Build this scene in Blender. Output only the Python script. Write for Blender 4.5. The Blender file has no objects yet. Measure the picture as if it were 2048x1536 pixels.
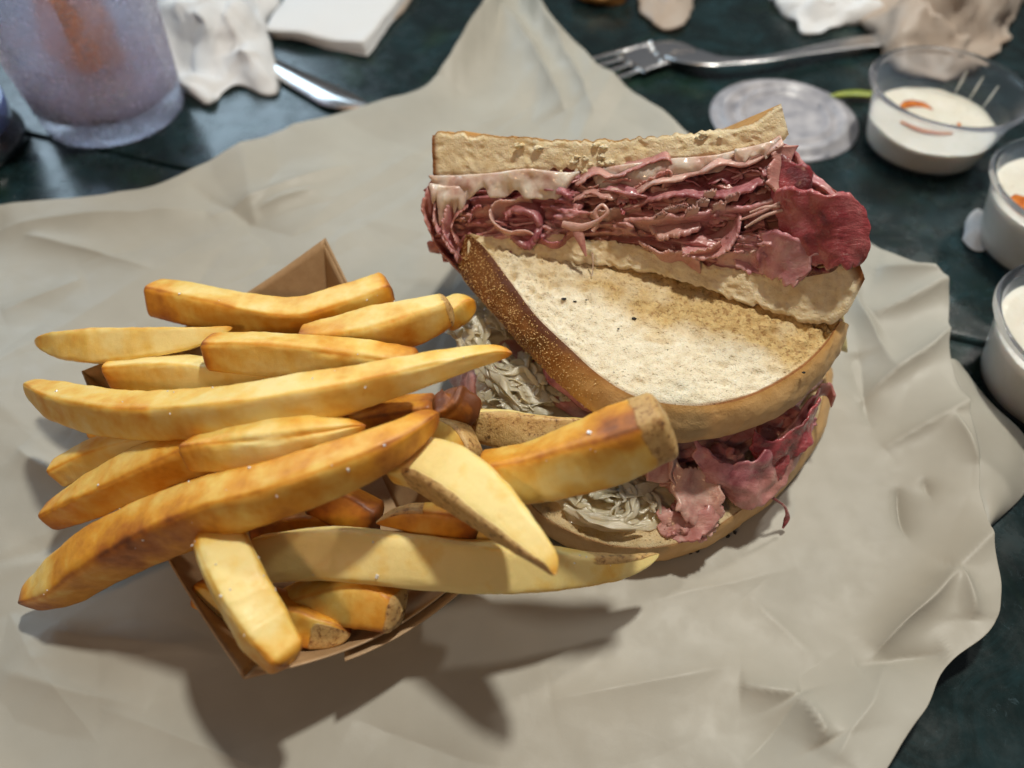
import bpy, math, random
import numpy as np
from mathutils import Vector, Matrix

# ------------------------------------------------------------------ camera, world, lamps, exposure
S = 0.01                                   # all builder code works in centimetres
CAMH, PITCH, FPX = 20.0, math.radians(52), 1500.0
scene = bpy.context.scene
COL = scene.collection
cam_d = bpy.data.cameras.new("camera"); cam = bpy.data.objects.new("camera", cam_d); COL.objects.link(cam)
cam.location = (0, 0, CAMH*S); cam.rotation_euler = (math.pi/2-PITCH, 0, 0)
cam_d.sensor_width = 36; cam_d.lens = 36*FPX/2048
cam_d.clip_start = 0.005; cam_d.clip_end = 50
cam_d.dof.use_dof = True; cam_d.dof.focus_distance = 0.198; cam_d.dof.aperture_fstop = 8.0
scene.camera = cam
w = bpy.data.worlds.new("World"); scene.world = w; w.use_nodes = True
w.node_tree.nodes["Background"].inputs[0].default_value = (0.82, 0.86, 0.95, 1)
w.node_tree.nodes["Background"].inputs[1].default_value = 0.115
def lamp(name, loc, target, size, energy, color, shape='DISK', size_y=None):
    d = bpy.data.lights.new(name, 'AREA'); d.shape = shape; d.size = size*S; d.energy = energy; d.color = color
    if size_y: d.size_y = size_y*S
    o = bpy.data.objects.new(name, d); COL.objects.link(o)
    o.location = Vector(loc)*S
    o.rotation_euler = (Vector(target)-Vector(loc)).to_track_quat('-Z', 'Y').to_euler()
    return o
lamp('pendant_lamp', (13, 32, 72), (0, 12, 2), 5.5, 4.3, (1.0, 0.97, 0.87))
lamp('second_lamp', (44, 58, 64), (0, 12, 2), 6.0, 1.7, (1.0, 0.95, 0.88))
lamp('cool_fill_light', (-68, 100, 60), (-4, 16, 0), 85, 6.0, (0.64, 0.84, 1.0), 'RECTANGLE', 45)  # unseen area light added for cool fill and bluish sheen on table and paper
lamp('wall_lamp', (-22, -25, 42), (-10, 28, 4), 7, 0.55, (1.0, 0.62, 0.34))
scene.view_settings.view_transform = 'Standard'; scene.view_settings.look = 'None'
scene.view_settings.exposure = 0.0; scene.view_settings.gamma = 1.0
scene.view_settings.use_curve_mapping = False

# ------------------------------------------------------------------ maths helpers
rng = np.random.default_rng(7)
R_ = np.array([1., 0, 0]); FW = np.array([0, math.cos(PITCH), -math.sin(PITCH)]); UPV = np.array([0, math.sin(PITCH), math.cos(PITCH)])
CAMP = np.array([0, 0, CAMH])
def ray(px, py): return FW + R_*(px-1024)/FPX + UPV*(768-py)/FPX
def at(px, py, h):
    d = ray(px, py); return CAMP + d*((h-CAMH)/d[2])
def depth(p): return float(np.dot(np.asarray(p)-CAMP, FW))
class Plane:
    """a plane through three photographed points; p(px,py,off) is where a sight line meets it"""
    def __init__(s, a, b, c):
        a, b, c = [at(*q) for q in (a, b, c)]
        n = np.cross(b-a, c-a); n /= np.linalg.norm(n)
        if np.dot(n, CAMP-a) < 0: n = -n
        s.o, s.n = a, n
        s.u = (b-a)/np.linalg.norm(b-a); s.v = np.cross(n, s.u)
        if s.v[2] < 0: s.v = -s.v
    def p(s, px, py, off=0.0):
        d = ray(px, py); o = s.o + s.n*off
        return CAMP + d*(np.dot(o-CAMP, s.n)/np.dot(d, s.n))
    def c(s, pts, off=0.0): return np.array([s.p(q[0], q[1], off+(q[2] if len(q) > 2 else 0)) for q in pts])
def cr(P, n):
    P = np.asarray(P, float)
    if P.ndim == 1: P = P[:, None]; flat = True
    else: flat = False
    d = np.r_[0, np.cumsum(np.linalg.norm(np.diff(P, axis=0), axis=1)+1e-6)] if not flat else np.linspace(0, 1, len(P))
    t = np.linspace(0, d[-1], n)
    E = np.vstack([2*P[0]-P[1], P, 2*P[-1]-P[-2]]); D = np.r_[d[0]-(d[1]-d[0]), d, d[-1]+(d[-1]-d[-2])]
    out = np.zeros((n, P.shape[1]))
    k = np.clip(np.searchsorted(d, t, side='right')-1, 0, len(d)-2)
    h = (d[k+1]-d[k])[:, None]; s = ((t-d[k])[:, None])/h
    p0, p1, p2, p3 = E[k], E[k+1], E[k+2], E[k+3]
    m1 = (p2-p0)/((D[k+2]-D[k])[:, None])*h; m2 = (p3-p1)/((D[k+3]-D[k+1])[:, None])*h
    out = (2*s**3-3*s**2+1)*p1+(s**3-2*s**2+s)*m1+(-2*s**3+3*s**2)*p2+(s**3-s**2)*m2
    return out[:, 0] if flat else out
def lin(P, n):
    P = np.asarray(P, float); return np.interp(np.linspace(0, 1, n), np.linspace(0, 1, len(P)), P)
def _h(i, j, k, s):
    x = (i*374761393 + j*668265263 + k*2147483647 + s*144269504) & 0xffffffff
    x = ((x ^ (x >> 13))*1274126177) & 0xffffffff
    x = ((x ^ (x >> 16))*2246822519) & 0xffffffff
    return ((x ^ (x >> 13)) & 0xffff)/32767.5-1
def vn(P, seed=0):
    P = np.asarray(P, float); I = np.floor(P).astype(np.int64); f = P-I; f = f*f*(3-2*f)
    r = 0
    for a in (0, 1):
        wa = f[..., 0] if a else 1-f[..., 0]
        for b in (0, 1):
            wb = f[..., 1] if b else 1-f[..., 1]
            for c in (0, 1):
                wc = f[..., 2] if c else 1-f[..., 2]
                r = r + wa*wb*wc*_h(I[..., 0]+a, I[..., 1]+b, I[..., 2]+c, seed)
    return r
def fbm(P, seed=0, oct=4, gain=0.5):
    P = np.asarray(P, float); r = 0; a = 1
    for o in range(oct): r = r + a*vn(P*2**o+o*7.3, seed+o); a *= gain
    return r
def sm(x, a, b):
    t = np.clip((x-a)/(b-a), 0, 1); return t*t*(3-2*t)

# ------------------------------------------------------------------ object helpers
ORG = {}
def tag(o, label=None, cat=None, group=None, kind=None):
    if label: o['label'] = label
    if cat: o['category'] = cat
    if group: o['group'] = group
    if kind: o['kind'] = kind
    return o
def empty(name, base, label=None, cat=None, group=None, kind=None):
    o = bpy.data.objects.new(name, None); COL.objects.link(o); o.location = Vector(base)*S
    o.empty_display_size = 0.01; ORG[o.name] = np.array(base, float)
    return tag(o, label, cat, group, kind)
def mesh(name, V, F, mat, parent=None, origin=None, attrs=None, smooth=True, **kw):
    V = np.asarray(V, float).reshape(-1, 3)
    if parent is not None: org = ORG[parent.name]
    else: org = np.array(origin if origin is not None else [V[:, 0].mean(), V[:, 1].mean(), V[:, 2].min()], float)
    me = bpy.data.meshes.new(name)
    F = F.tolist() if isinstance(F, np.ndarray) else F
    me.from_pydata(((V-org)*S).tolist(), [], F); me.update()
    if smooth: me.polygons.foreach_set('use_smooth', np.ones(len(me.polygons), bool))
    for k, a in (attrs or {}).items():
        a = np.asarray(a, float)
        if a.ndim == 1:
            at_ = me.attributes.new(k, 'FLOAT', 'POINT'); at_.data.foreach_set('value', a.astype(np.float32))
        else:
            at_ = me.attributes.new(k, 'FLOAT_VECTOR', 'POINT'); at_.data.foreach_set('vector', a.astype(np.float32).ravel())
    if mat: me.materials.append(mat)
    o = bpy.data.objects.new(name, me); COL.objects.link(o)
    if parent is not None: o.parent = parent
    else: o.location = Vector(org)*S
    ORG[o.name] = org
    return tag(o, **kw)
def gridF(n, m, closed_m=False, off=0):
    mm = m if closed_m else m-1
    i, j = np.meshgrid(np.arange(n-1), np.arange(mm), indexing='ij'); j2 = (j+1) % m
    return (np.stack([i*m+j, (i+1)*m+j, (i+1)*m+j2, i*m+j2], -1).reshape(-1, 4)+off)
def sheetVF(P, t, edge=0.3):
    n, m = P.shape[:2]
    N = np.cross(np.gradient(P, axis=0), np.gradient(P, axis=1)); N /= (np.linalg.norm(N, axis=-1, keepdims=True)+1e-9)
    T = np.ones((n, m))*t
    T[0] *= edge; T[-1] *= edge; T[:, 0] *= edge; T[:, -1] *= edge
    V = np.concatenate([(P+N*T[..., None]/2).reshape(-1, 3), (P-N*T[..., None]/2).reshape(-1, 3)])
    f = gridF(n, m); g = f[:, ::-1]+n*m
    b = [i*m for i in range(n)] + [(n-1)*m+j for j in range(1, m)] + [i*m+m-1 for i in range(n-2, -1, -1)] + [j for j in range(m-2, 0, -1)]
    b = np.array(b); b2 = np.roll(b, -1)
    s = np.stack([b, b2, b2+n*m, b+n*m], -1)[:, ::-1]
    return V, np.concatenate([f, g, s])
def frames(path, up=(0, 0, 1)):
    T = np.gradient(path, axis=0); T /= (np.linalg.norm(T, axis=1, keepdims=True)+1e-9)
    A = np.cross(np.asarray(up, float)[None], T); A /= (np.linalg.norm(A, axis=1, keepdims=True)+1e-9)
    B = np.cross(T, A)
    return T, A, B
def sweepVF(path, a, b, k=16, ex=2.0, roll=0.0, up=(0, 0, 1)):
    n = len(path); T, A, B = frames(path, up)
    th = np.linspace(0, 2*np.pi, k, endpoint=False)
    c, s = np.cos(th), np.sin(th)
    cx = np.sign(c)*np.abs(c)**(2/ex); sy = np.sign(s)*np.abs(s)**(2/ex)
    roll = np.ones(n)*roll; cr_, sr_ = np.cos(roll)[:, None], np.sin(roll)[:, None]
    X = np.outer(np.ones(n)*a, cx); Y = np.outer(np.ones(n)*b, sy)
    X2 = X*cr_-Y*sr_; Y2 = X*sr_+Y*cr_
    V = path[:, None]+A[:, None]*X2[..., None]+B[:, None]*Y2[..., None]
    F = gridF(n, k, True)[:, ::-1].tolist()
    F.append(list(range(k))); F.append([(n-1)*k+i for i in range(k)][::-1])
    return V.reshape(-1, 3), F, th
def latheVF(prof, c, k=64, axis_tilt=None):
    prof = np.asarray(prof, float); th = np.linspace(0, 2*np.pi, k, endpoint=False)
    V = np.stack([np.outer(prof[:, 0], np.cos(th)), np.outer(prof[:, 0], np.sin(th)), np.repeat(prof[:, 1:2], k, 1)], -1)
    return V.reshape(-1, 3)+np.asarray(c, float), gridF(len(prof), k, True)[:, ::-1]
def join(parts):
    V, F, o = [], [], 0
    for v, f in parts:
        v = np.asarray(v).reshape(-1, 3); V.append(v)
        F += [[i+o for i in q] for q in (f.tolist() if isinstance(f, np.ndarray) else f)]; o += len(v)
    return np.concatenate(V), F
ICO_V = None
def blobVF(c, r, seed, lump=0.25, freq=1.2, nu=24, nv=14):
    u = np.linspace(0, 2*np.pi, nu, endpoint=False); v = np.linspace(0.02, np.pi-0.02, nv)
    D = np.stack([np.outer(np.sin(v), np.cos(u)), np.outer(np.sin(v), np.sin(u)), np.repeat(np.cos(v)[:, None], nu, 1)], -1)
    q = 1+lump*fbm(D*freq+seed*3.1, seed, 3)
    V = D*q[..., None]*np.asarray(r, float)
    return V.reshape(-1, 3)+np.asarray(c, float), gridF(nv, nu, True).tolist()+[[i for i in range(nu)][::-1], [(nv-1)*nu+i for i in range(nu)]]

# ------------------------------------------------------------------ material helpers
class M:
    def __init__(s, name):
        s.m = bpy.data.materials.new(name); s.m.use_nodes = True; s.t = s.m.node_tree; s.N = s.t.nodes; s.L = s.t.links
        s.b = s.N['Principled BSDF']; s.out = s.N['Material Output']
        tc = s.N.new('ShaderNodeTexCoord'); mp = s.N.new('ShaderNodeMapping'); mp.inputs['Scale'].default_value = (100, 100, 100)
        s.L.new(tc.outputs['Object'], mp.inputs[0]); s.co = mp.outputs[0]
    def lk(s, a, b):
        s.L.new(a, b)
    def setv(s, sock, v):
        if hasattr(v, 'is_output') or isinstance(v, bpy.types.NodeSocket): s.L.new(v, sock)
        elif isinstance(v, (tuple, list)) and len(v) == 3 and sock.type == 'RGBA': sock.default_value = (*v, 1)
        else: sock.default_value = v
    def noise(s, sc, det=4, rough=0.55, dist=0.0, co=None, stretch=None):
        n = s.N.new('ShaderNodeTexNoise'); n.inputs['Scale'].default_value = sc; n.inputs['Detail'].default_value = det
        n.inputs['Roughness'].default_value = rough; n.inputs['Distortion'].default_value = dist
        c = co or s.co
        if stretch:
            mp = s.N.new('ShaderNodeMapping'); mp.inputs['Scale'].default_value = stretch; s.lk(c, mp.inputs[0]); c = mp.outputs[0]
        s.lk(c, n.inputs['Vector']); return n.outputs['Fac']
    def voro(s, sc, feat='F1', co=None, rand=1.0):
        n = s.N.new('ShaderNodeTexVoronoi'); n.feature = feat; n.inputs['Scale'].default_value = sc; n.inputs['Randomness'].default_value = rand
        s.lk(co or s.co, n.inputs['Vector']); return n.outputs['Distance']
    def ramp(s, f, stops):
        n = s.N.new('ShaderNodeValToRGB'); e = n.color_ramp.elements
        while len(e) < len(stops): e.new(0.5)
        for i, (p, c) in enumerate(stops):
            e[i].position = p; e[i].color = (*c, 1) if isinstance(c, (tuple, list)) else (c, c, c, 1)
        s.lk(f, n.inputs[0]); return n.outputs[0]
    def mix(s, f, a, b, mode='MIX'):
        n = s.N.new('ShaderNodeMix'); n.data_type = 'RGBA'; n.blend_type = mode
        s.setv(n.inputs[0], f); s.setv(n.inputs[6], a); s.setv(n.inputs[7], b); return n.outputs[2]
    def math(s, op, a, b=0.0, clamp=False):
        n = s.N.new('ShaderNodeMath'); n.operation = op; n.use_clamp = clamp
        s.setv(n.inputs[0], a); s.setv(n.inputs[1], b); return n.outputs[0]
    def attr(s, name, what='Fac'):
        n = s.N.new('ShaderNodeAttribute'); n.attribute_name = name; return n.outputs[what]
    def sep(s, v):
        n = s.N.new('ShaderNodeSeparateXYZ'); s.lk(v, n.inputs[0]); return n.outputs
    def rand(s):
        return s.N.new('ShaderNodeObjectInfo').outputs['Random']
    def bump(s, hts):
        prev = None
        for h, st, d in hts:
            n = s.N.new('ShaderNodeBump'); n.inputs['Strength'].default_value = st; n.inputs['Distance'].default_value = d*S
            s.lk(h, n.inputs['Height'])
            if prev: s.lk(prev, n.inputs['Normal'])
            prev = n.outputs[0]
        s.lk(prev, s.b.inputs['Normal'])
    def set(s, **k):
        nm = dict(col='Base Color', rough='Roughness', sss='Subsurface Weight', spec='Specular IOR Level', trans='Transmission Weight', ior='IOR', metal='Metallic', coat='Coat Weight', croough='Coat Roughness', alpha='Alpha', sheen='Sheen Weight')
        for q, v in k.items(): s.setv(s.b.inputs[nm[q]], v)
        return s
    def sssr(s, r, g, b, scale=1.0):
        s.b.inputs['Subsurface Radius'].default_value = (r, g, b); s.b.inputs['Subsurface Scale'].default_value = scale*S
    def translucent(s, fac, color):
        tr = s.N.new('ShaderNodeBsdfTranslucent'); s.setv(tr.inputs[0], color)
        mx = s.N.new('ShaderNodeMixShader'); mx.inputs[0].default_value = fac
        s.lk(s.b.outputs[0], mx.inputs[1]); s.lk(tr.outputs[0], mx.inputs[2]); s.lk(mx.outputs[0], s.out.inputs[0])

# --- fried potato
def mat_fry():
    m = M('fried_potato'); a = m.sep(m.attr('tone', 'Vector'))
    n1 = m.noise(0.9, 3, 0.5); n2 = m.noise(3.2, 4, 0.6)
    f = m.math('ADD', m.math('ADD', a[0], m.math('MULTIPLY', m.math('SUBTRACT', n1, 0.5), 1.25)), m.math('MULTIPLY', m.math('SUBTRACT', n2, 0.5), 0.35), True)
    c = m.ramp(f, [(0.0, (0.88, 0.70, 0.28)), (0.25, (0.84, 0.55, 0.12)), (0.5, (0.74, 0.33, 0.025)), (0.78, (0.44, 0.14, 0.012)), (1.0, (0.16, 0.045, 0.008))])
    sk = m.math('ADD', a[1], m.math('MULTIPLY', m.math('SUBTRACT', m.noise(2.2, 5, 0.65), 0.5), 1.5))
    skm = m.ramp(sk, [(0.42, 0.0), (0.70, 0.92)])
    skc = m.ramp(m.noise(6, 5, 0.7), [(0.33, (0.07, 0.028, 0.012)), (0.39, (0.32, 0.15, 0.045)), (0.46, (0.56, 0.34, 0.12)), (0.7, (0.70, 0.48, 0.20))])
    c = m.mix(skm, c, skc)
    m.set(col=c, rough=m.ramp(n2, [(0.3, 0.38), (0.7, 0.6)]), sss=0.2, spec=0.5, coat=0.15, croough=0.3); m.sssr(1, 0.55, 0.2, 0.3)
    m.bump([(m.noise(5, 2, 0.4), 0.3, 0.04), (m.noise(22, 3, 0.6), 0.35, 0.012), (m.noise(60, 3, 0.7), 0.6, 0.014), (m.math('MULTIPLY', skm, m.noise(18, 5, 0.7)), 0.8, 0.05)])
    return m.m
# --- bread
def mat_crumb(name='toasted_crumb', base=((0.72, 0.61, 0.42), (0.84, 0.76, 0.58))):
    m = M(name); a = m.sep(m.attr('tone', 'Vector'))
    c = m.ramp(m.noise(2.2, 5, 0.6), [(0.3, base[0]), (0.7, base[1])])
    t = m.math('ADD', a[0], m.math('MULTIPLY', m.math('SUBTRACT', m.noise(1.3, 5, 0.6), 0.5), 0.9))
    tc = m.ramp(m.noise(5, 6, 0.7), [(0.30, (0.46, 0.27, 0.09)), (0.62, (0.68, 0.49, 0.21))])
    c = m.mix(m.ramp(t, [(0.15, 0.0), (0.75, 0.95)]), c, tc)
    sp = m.math('ADD', m.math('MULTIPLY', a[0], 0.20), m.noise(8, 3, 0.6))
    c = m.mix(m.ramp(sp, [(0.72, 0.0), (0.80, 0.6)]), c, (0.24, 0.10, 0.03))
    c = m.mix(m.ramp(a[1], [(0.35, 0.0), (0.8, 1.0)]), c, (0.30, 0.12, 0.035))
    m.set(col=c, rough=0.75, sss=0.15, spec=0.25); m.sssr(1, 0.7, 0.4, 0.3)
    v = m.voro(9); v2 = m.voro(22)
    m.bump([(m.ramp(v, [(0.05, 0.0), (0.35, 1.0)]), 0.7, 0.045), (m.ramp(v2, [(0.1, 0.0), (0.5, 1.0)]), 0.6, 0.025), (m.noise(25, 5, 0.7), 0.6, 0.035)])
    return m.m
def mat_cutcrumb():
    m = M('cut_crumb'); a = m.sep(m.attr('tone', 'Vector'))
    c = m.ramp(m.noise(2.5, 5, 0.65), [(0.3, (0.72, 0.54, 0.29)), (0.7, (0.88, 0.76, 0.53))])
    t = m.math('ADD', a[0], m.math('MULTIPLY', m.math('SUBTRACT', m.noise(4.0, 5, 0.7), 0.5), 0.7))
    c = m.mix(m.ramp(t, [(0.45, 0.0), (0.8, 0.9)]), c, (0.46, 0.23, 0.06))
    c = m.mix(m.ramp(a[1], [(0.35, 0.0), (0.8, 1.0)]), c, (0.24, 0.09, 0.025))
    m.set(col=c, rough=0.7, sss=0.2, spec=0.3); m.sssr(1, 0.6, 0.3, 0.4)
    m.bump([(m.noise(5, 6, 0.75), 0.4, 0.05), (m.noise(30, 4, .7), .5, .025), (m.ramp(m.voro(14), [(0.05, 0.0), (0.45, 1.0)]), 0.4, 0.03)])
    return m.m
def mat_crust():
    m = M('baked_crust'); a = m.sep(m.attr('tone', 'Vector'))
    t = m.math('ADD', a[0], m.math('MULTIPLY', m.math('SUBTRACT', m.noise(2.5, 5, 0.6), 0.5), 0.5), True)
    c = m.ramp(t, [(0.0, (0.68, 0.42, 0.18)), (0.35, (0.54, 0.29, 0.09)), (0.65, (0.36, 0.15, 0.035)), (1.0, (0.13, 0.04, 0.012))])
    m.set(col=c, rough=0.5, spec=0.4, sss=0.08); m.sssr(1, 0.5, 0.2, 0.2)
    m.bump([(m.noise(4, 4, 0.6), 0.4, 0.08), (m.noise(22, 4, 0.65), 0.5, 0.03)])
    return m.m
def mat_meat(name='cured_beef', cols=((0.30, 0.075, 0.09), (0.52, 0.20, 0.215), (0.66, 0.38, 0.35)), rough=0.36):
    m = M(name); n = m.noise(1.6, 5, 0.6, 0.6); r = m.rand()
    f = m.math('ADD', n, m.math('MULTIPLY', m.math('SUBTRACT', r, 0.5), 0.35))
    c = m.ramp(f, [(0.3, cols[0]), (0.5, cols[1]), (0.75, cols[2])])
    fat = m.noise(1.3, 4, 0.55, 1.2, stretch=(1, 1, 2.5))
    c = m.mix(m.ramp(fat, [(0.60, 0.0), (0.72, 0.55)]), c, (0.66, 0.42, 0.36))
    c = m.mix(m.ramp(m.noise(.33, 3, .5), [(0.50, 0.0), (0.66, 0.6 if name != 'cured_beef_bark' else 0.1)]), c, (0.50, 0.26, 0.18))
    m.set(col=c, rough=m.ramp(m.noise(6, 3), [(0.35, rough-0.12), (0.7, rough+0.15)]), sss=0.25, spec=0.5, coat=0.5, croough=0.2); m.sssr(1, 0.35, 0.3, 0.3)
    bk = name == 'cured_beef_bark'
    m.bump([(m.noise(3.2 if bk else 5, 5, 0.7, stretch=(.5, 4, 2) if bk else (1, 3, 1)), 0.7 if bk else .45, 0.10 if bk else .08), (m.noise(24, 3, 0.6), 0.35, 0.03)])
    return m.m
def mat_simple(name, col, rough=0.5, n=None, bump=None, sss=0, trans=0, metal=0, spec=0.5, ior=1.45, coat=0):
    m = M(name)
    c = m.ramp(m.noise(n[0], 4), [(0.3, n[1]), (0.7, col)]) if n else col
    m.set(col=c, rough=rough, metal=metal, spec=spec, trans=trans, ior=ior, sss=sss, coat=coat); m.sssr(1, 0.7, 0.5, 0.4)
    if bump: m.bump([(m.noise(bump[0], 4, 0.6), bump[1], bump[2])])
    return m
def mat_paper():
    m = M('greaseproof_paper')
    c = m.ramp(m.noise(0.22, 4, 0.6), [(0.3, (0.395, 0.375, 0.318)), (0.7, (0.475, 0.455, 0.39))])
    c = m.mix(m.ramp(m.noise(0.11, 2, 0.5), [(0.52, 0.0), (0.68, 0.3)]), c, (0.37, 0.32, 0.24))
    c = m.mix(m.ramp(m.noise(26, 3, 0.8), [(0.66, 0.0), (0.76, 0.25)]), c, (0.36, 0.27, 0.19))
    m.set(col=c, rough=m.ramp(m.noise(1.5, 4), [(0.35, 0.42), (0.7, 0.58)]), spec=0.36)
    dn = m.N.new('ShaderNodeTexNoise'); dn.inputs['Scale'].default_value = .5; m.lk(m.co, dn.inputs['Vector'])
    wv = m.mix(0.25, m.co, dn.outputs['Color'])
    m.bump([(m.voro(.42, 'F1', rand=1.0), 0.2, 0.12), (m.noise(.8, 3, .5, .4), .25, .05), (m.noise(7, 5, .7, 1.5), .22, .012), (m.noise(60, 2), 0.2, 0.008)])
    m.translucent(0.12, (0.5, 0.42, 0.32))
    return m.m
def mat_table():
    m = M('marbled_laminate')
    c = m.ramp(m.noise(0.33, 7, 0.68, 1.4), [(0.28, (0.003, 0.006, 0.006)), (0.48, (0.006, 0.015, 0.015)), (0.62, (0.010, 0.028, 0.031)), (0.80, (0.03, 0.065, 0.08))])
    c = m.mix(m.ramp(m.noise(0.21, 5, 0.6, 0.8), [(0.56, 0.0), (0.75, 0.6)]), c, (0.018, 0.042, 0.016))
    c = m.mix(m.ramp(m.noise(3.0, 6, 0.8, 1.0), [(0.6, 0.0), (0.72, 0.35)]), c, (0.10, 0.16, 0.19))
    m.set(col=c, rough=m.ramp(m.noise(0.8, 6, 0.7), [(0.35, 0.16), (0.7, 0.36)]), spec=0.5)
    m.bump([(m.noise(8, 4), 0.05, 0.01)])
    return m.m
MF = mat_fry(); MCR = mat_crumb(); MCUT = mat_cutcrumb(); MCRUST = mat_crust(); MMEAT = mat_meat(); MPAPER = mat_paper(); MTAB = mat_table()
MMEAT2 = mat_meat('cured_beef_bark', ((0.14, 0.014, 0.02), (0.36, 0.05, 0.06), (0.52, 0.15, 0.15)), 0.26)
MMEAT3 = mat_meat('pale_beef', ((0.44, 0.17, 0.15), (0.58, 0.30, 0.25), (0.70, 0.46, 0.38)), 0.42)
MCHEESE = mat_simple('melted_cheese', (0.76, 0.64, 0.52), 0.25, n=(1.8, (0.50, 0.27, 0.22)), bump=(4, 0.4, 0.06), sss=0.5, coat=0.4).m
MSWISS = mat_simple('swiss_cheese', (0.78, 0.64, 0.30), 0.35, sss=0.3).m
def mat_kraut():
    m = M('pickled_cabbage'); m.set(col=m.ramp(m.noise(1.5, 4), [(0.3, (0.78, 0.67, 0.42)), (0.7, (0.92, 0.84, 0.62))]), rough=0.15, sss=0.5, spec=0.7, trans=.15); m.sssr(1, 0.8, 0.5, 0.4)
    m.bump([(m.noise(7, 4, 0.6, stretch=(1, 3, 3)), 0.4, 0.05)]); m.translucent(0.3, (0.9, 0.8, 0.58)); return m.m
MKRAUT = mat_kraut()
def mat_kraft(name, a, b):
    m = M(name); m.set(col=m.ramp(m.noise(3, 6, 0.75), [(0.35, a), (0.65, b)]), rough=0.62, spec=0.3)
    m.bump([(m.noise(20, 4, 0.7), 0.15, 0.01)]); return m.m
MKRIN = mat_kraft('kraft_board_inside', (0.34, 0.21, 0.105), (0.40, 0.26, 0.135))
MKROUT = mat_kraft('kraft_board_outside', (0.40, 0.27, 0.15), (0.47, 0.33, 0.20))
MNAP = mat_simple('tissue', (0.88, 0.88, 0.88), 0.85, bump=(9, 0.25, 0.03), spec=0.1); MNAP.translucent(0.3, (0.8, 0.78, 0.75)); MNAP = MNAP.m
MWAX = mat_simple('crumpled_wax_paper', (0.66, 0.58, 0.50), 0.4, n=(0.5, (0.56, 0.44, 0.34)), bump=(2, 0.4, 0.08)); MWAX.translucent(0.35, (0.6, 0.45, 0.33)); MWAX = MWAX.m
MSTEEL = mat_simple('stainless_steel', (0.80, 0.79, 0.78), 0.27, metal=1, bump=(3, 0.08, 0.02)).m
MCLEAR = mat_simple('clear_plastic', (0.93, 0.95, 0.98), 0.09, trans=1.0, ior=1.22, spec=0.8); MCLEAR.translucent(.10, (.85, .86, .95)); MCLEAR = MCLEAR.m
MSAUCE = mat_simple('white_dressing', (0.78, 0.75, 0.66), 0.22, n=(1.0, (0.70, 0.66, 0.55)), bump=(1.2, 0.6, 0.12), sss=0.3, coat=0.3).m
MOIL = mat_simple('orange_hot_sauce', (0.70, 0.22, 0.03), 0.2, n=(4, (0.42, 0.08, 0.01)), sss=0.2, coat=0.5).m
MSPECK = mat_simple('dried_herb', (.30, .26, .14), .6).m
MSALT = mat_simple('salt', (0.9, 0.88, 0.85), 0.2, sss=0.3, spec=0.7).m
MCORN = mat_simple('cornmeal', (0.72, 0.50, 0.22), 0.6, n=(3, (0.50, 0.28, 0.09))).m
MCHAR = mat_simple('char', (0.012, 0.010, 0.008), 0.7).m

# ------------------------------------------------------------------ table
seamA, seamB = at(30, 262, 0), at(1950, 684, 0)
sd = (seamB-seamA)/np.linalg.norm(seamB-seamA); sn = np.array([-sd[1], sd[0], 0])
tab = empty('table_top', (0, 20, 0), kind='structure')
tab['label'] = 'dark green marbled table top of two boards with a seam between'
def board(side):
    g = 0.14; far = 90; L = 110; c = (seamA+seamB)/2
    e = [0, 0.05, 0.14, 0.3, far]; z = [-0.16, -0.05, -0.012, 0, 0]
    rows = []
    for q in [(0.0, -2.5)]+list(zip(e, z)):
        rows.append([c+sd*s_+sn*side*(g/2+q[0])+np.array([0, 0, q[1]]) for s_ in (-L, L)])
    rows.append([c+sd*s_+sn*side*(g/2+far)+np.array([0, 0, -2.5]) for s_ in (-L, L)])
    F = gridF(len(rows), 2)
    return np.array(rows), (F if side < 0 else F[:, ::-1])
for s_ in (-1, 1):
    V, F = board(s_); mesh('table_board', V, F, MTAB, tab, smooth=False)
c = (seamA+seamB)/2
V = np.array([c+sd*a+sn*b+np.array([0, 0, -0.9]) for a, b in ((-110, -1), (110, -1), (110, 1), (-110, 1))])
mesh('seam_filler', V, [[0, 1, 2, 3]], MCHAR, tab, smooth=False)

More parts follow.
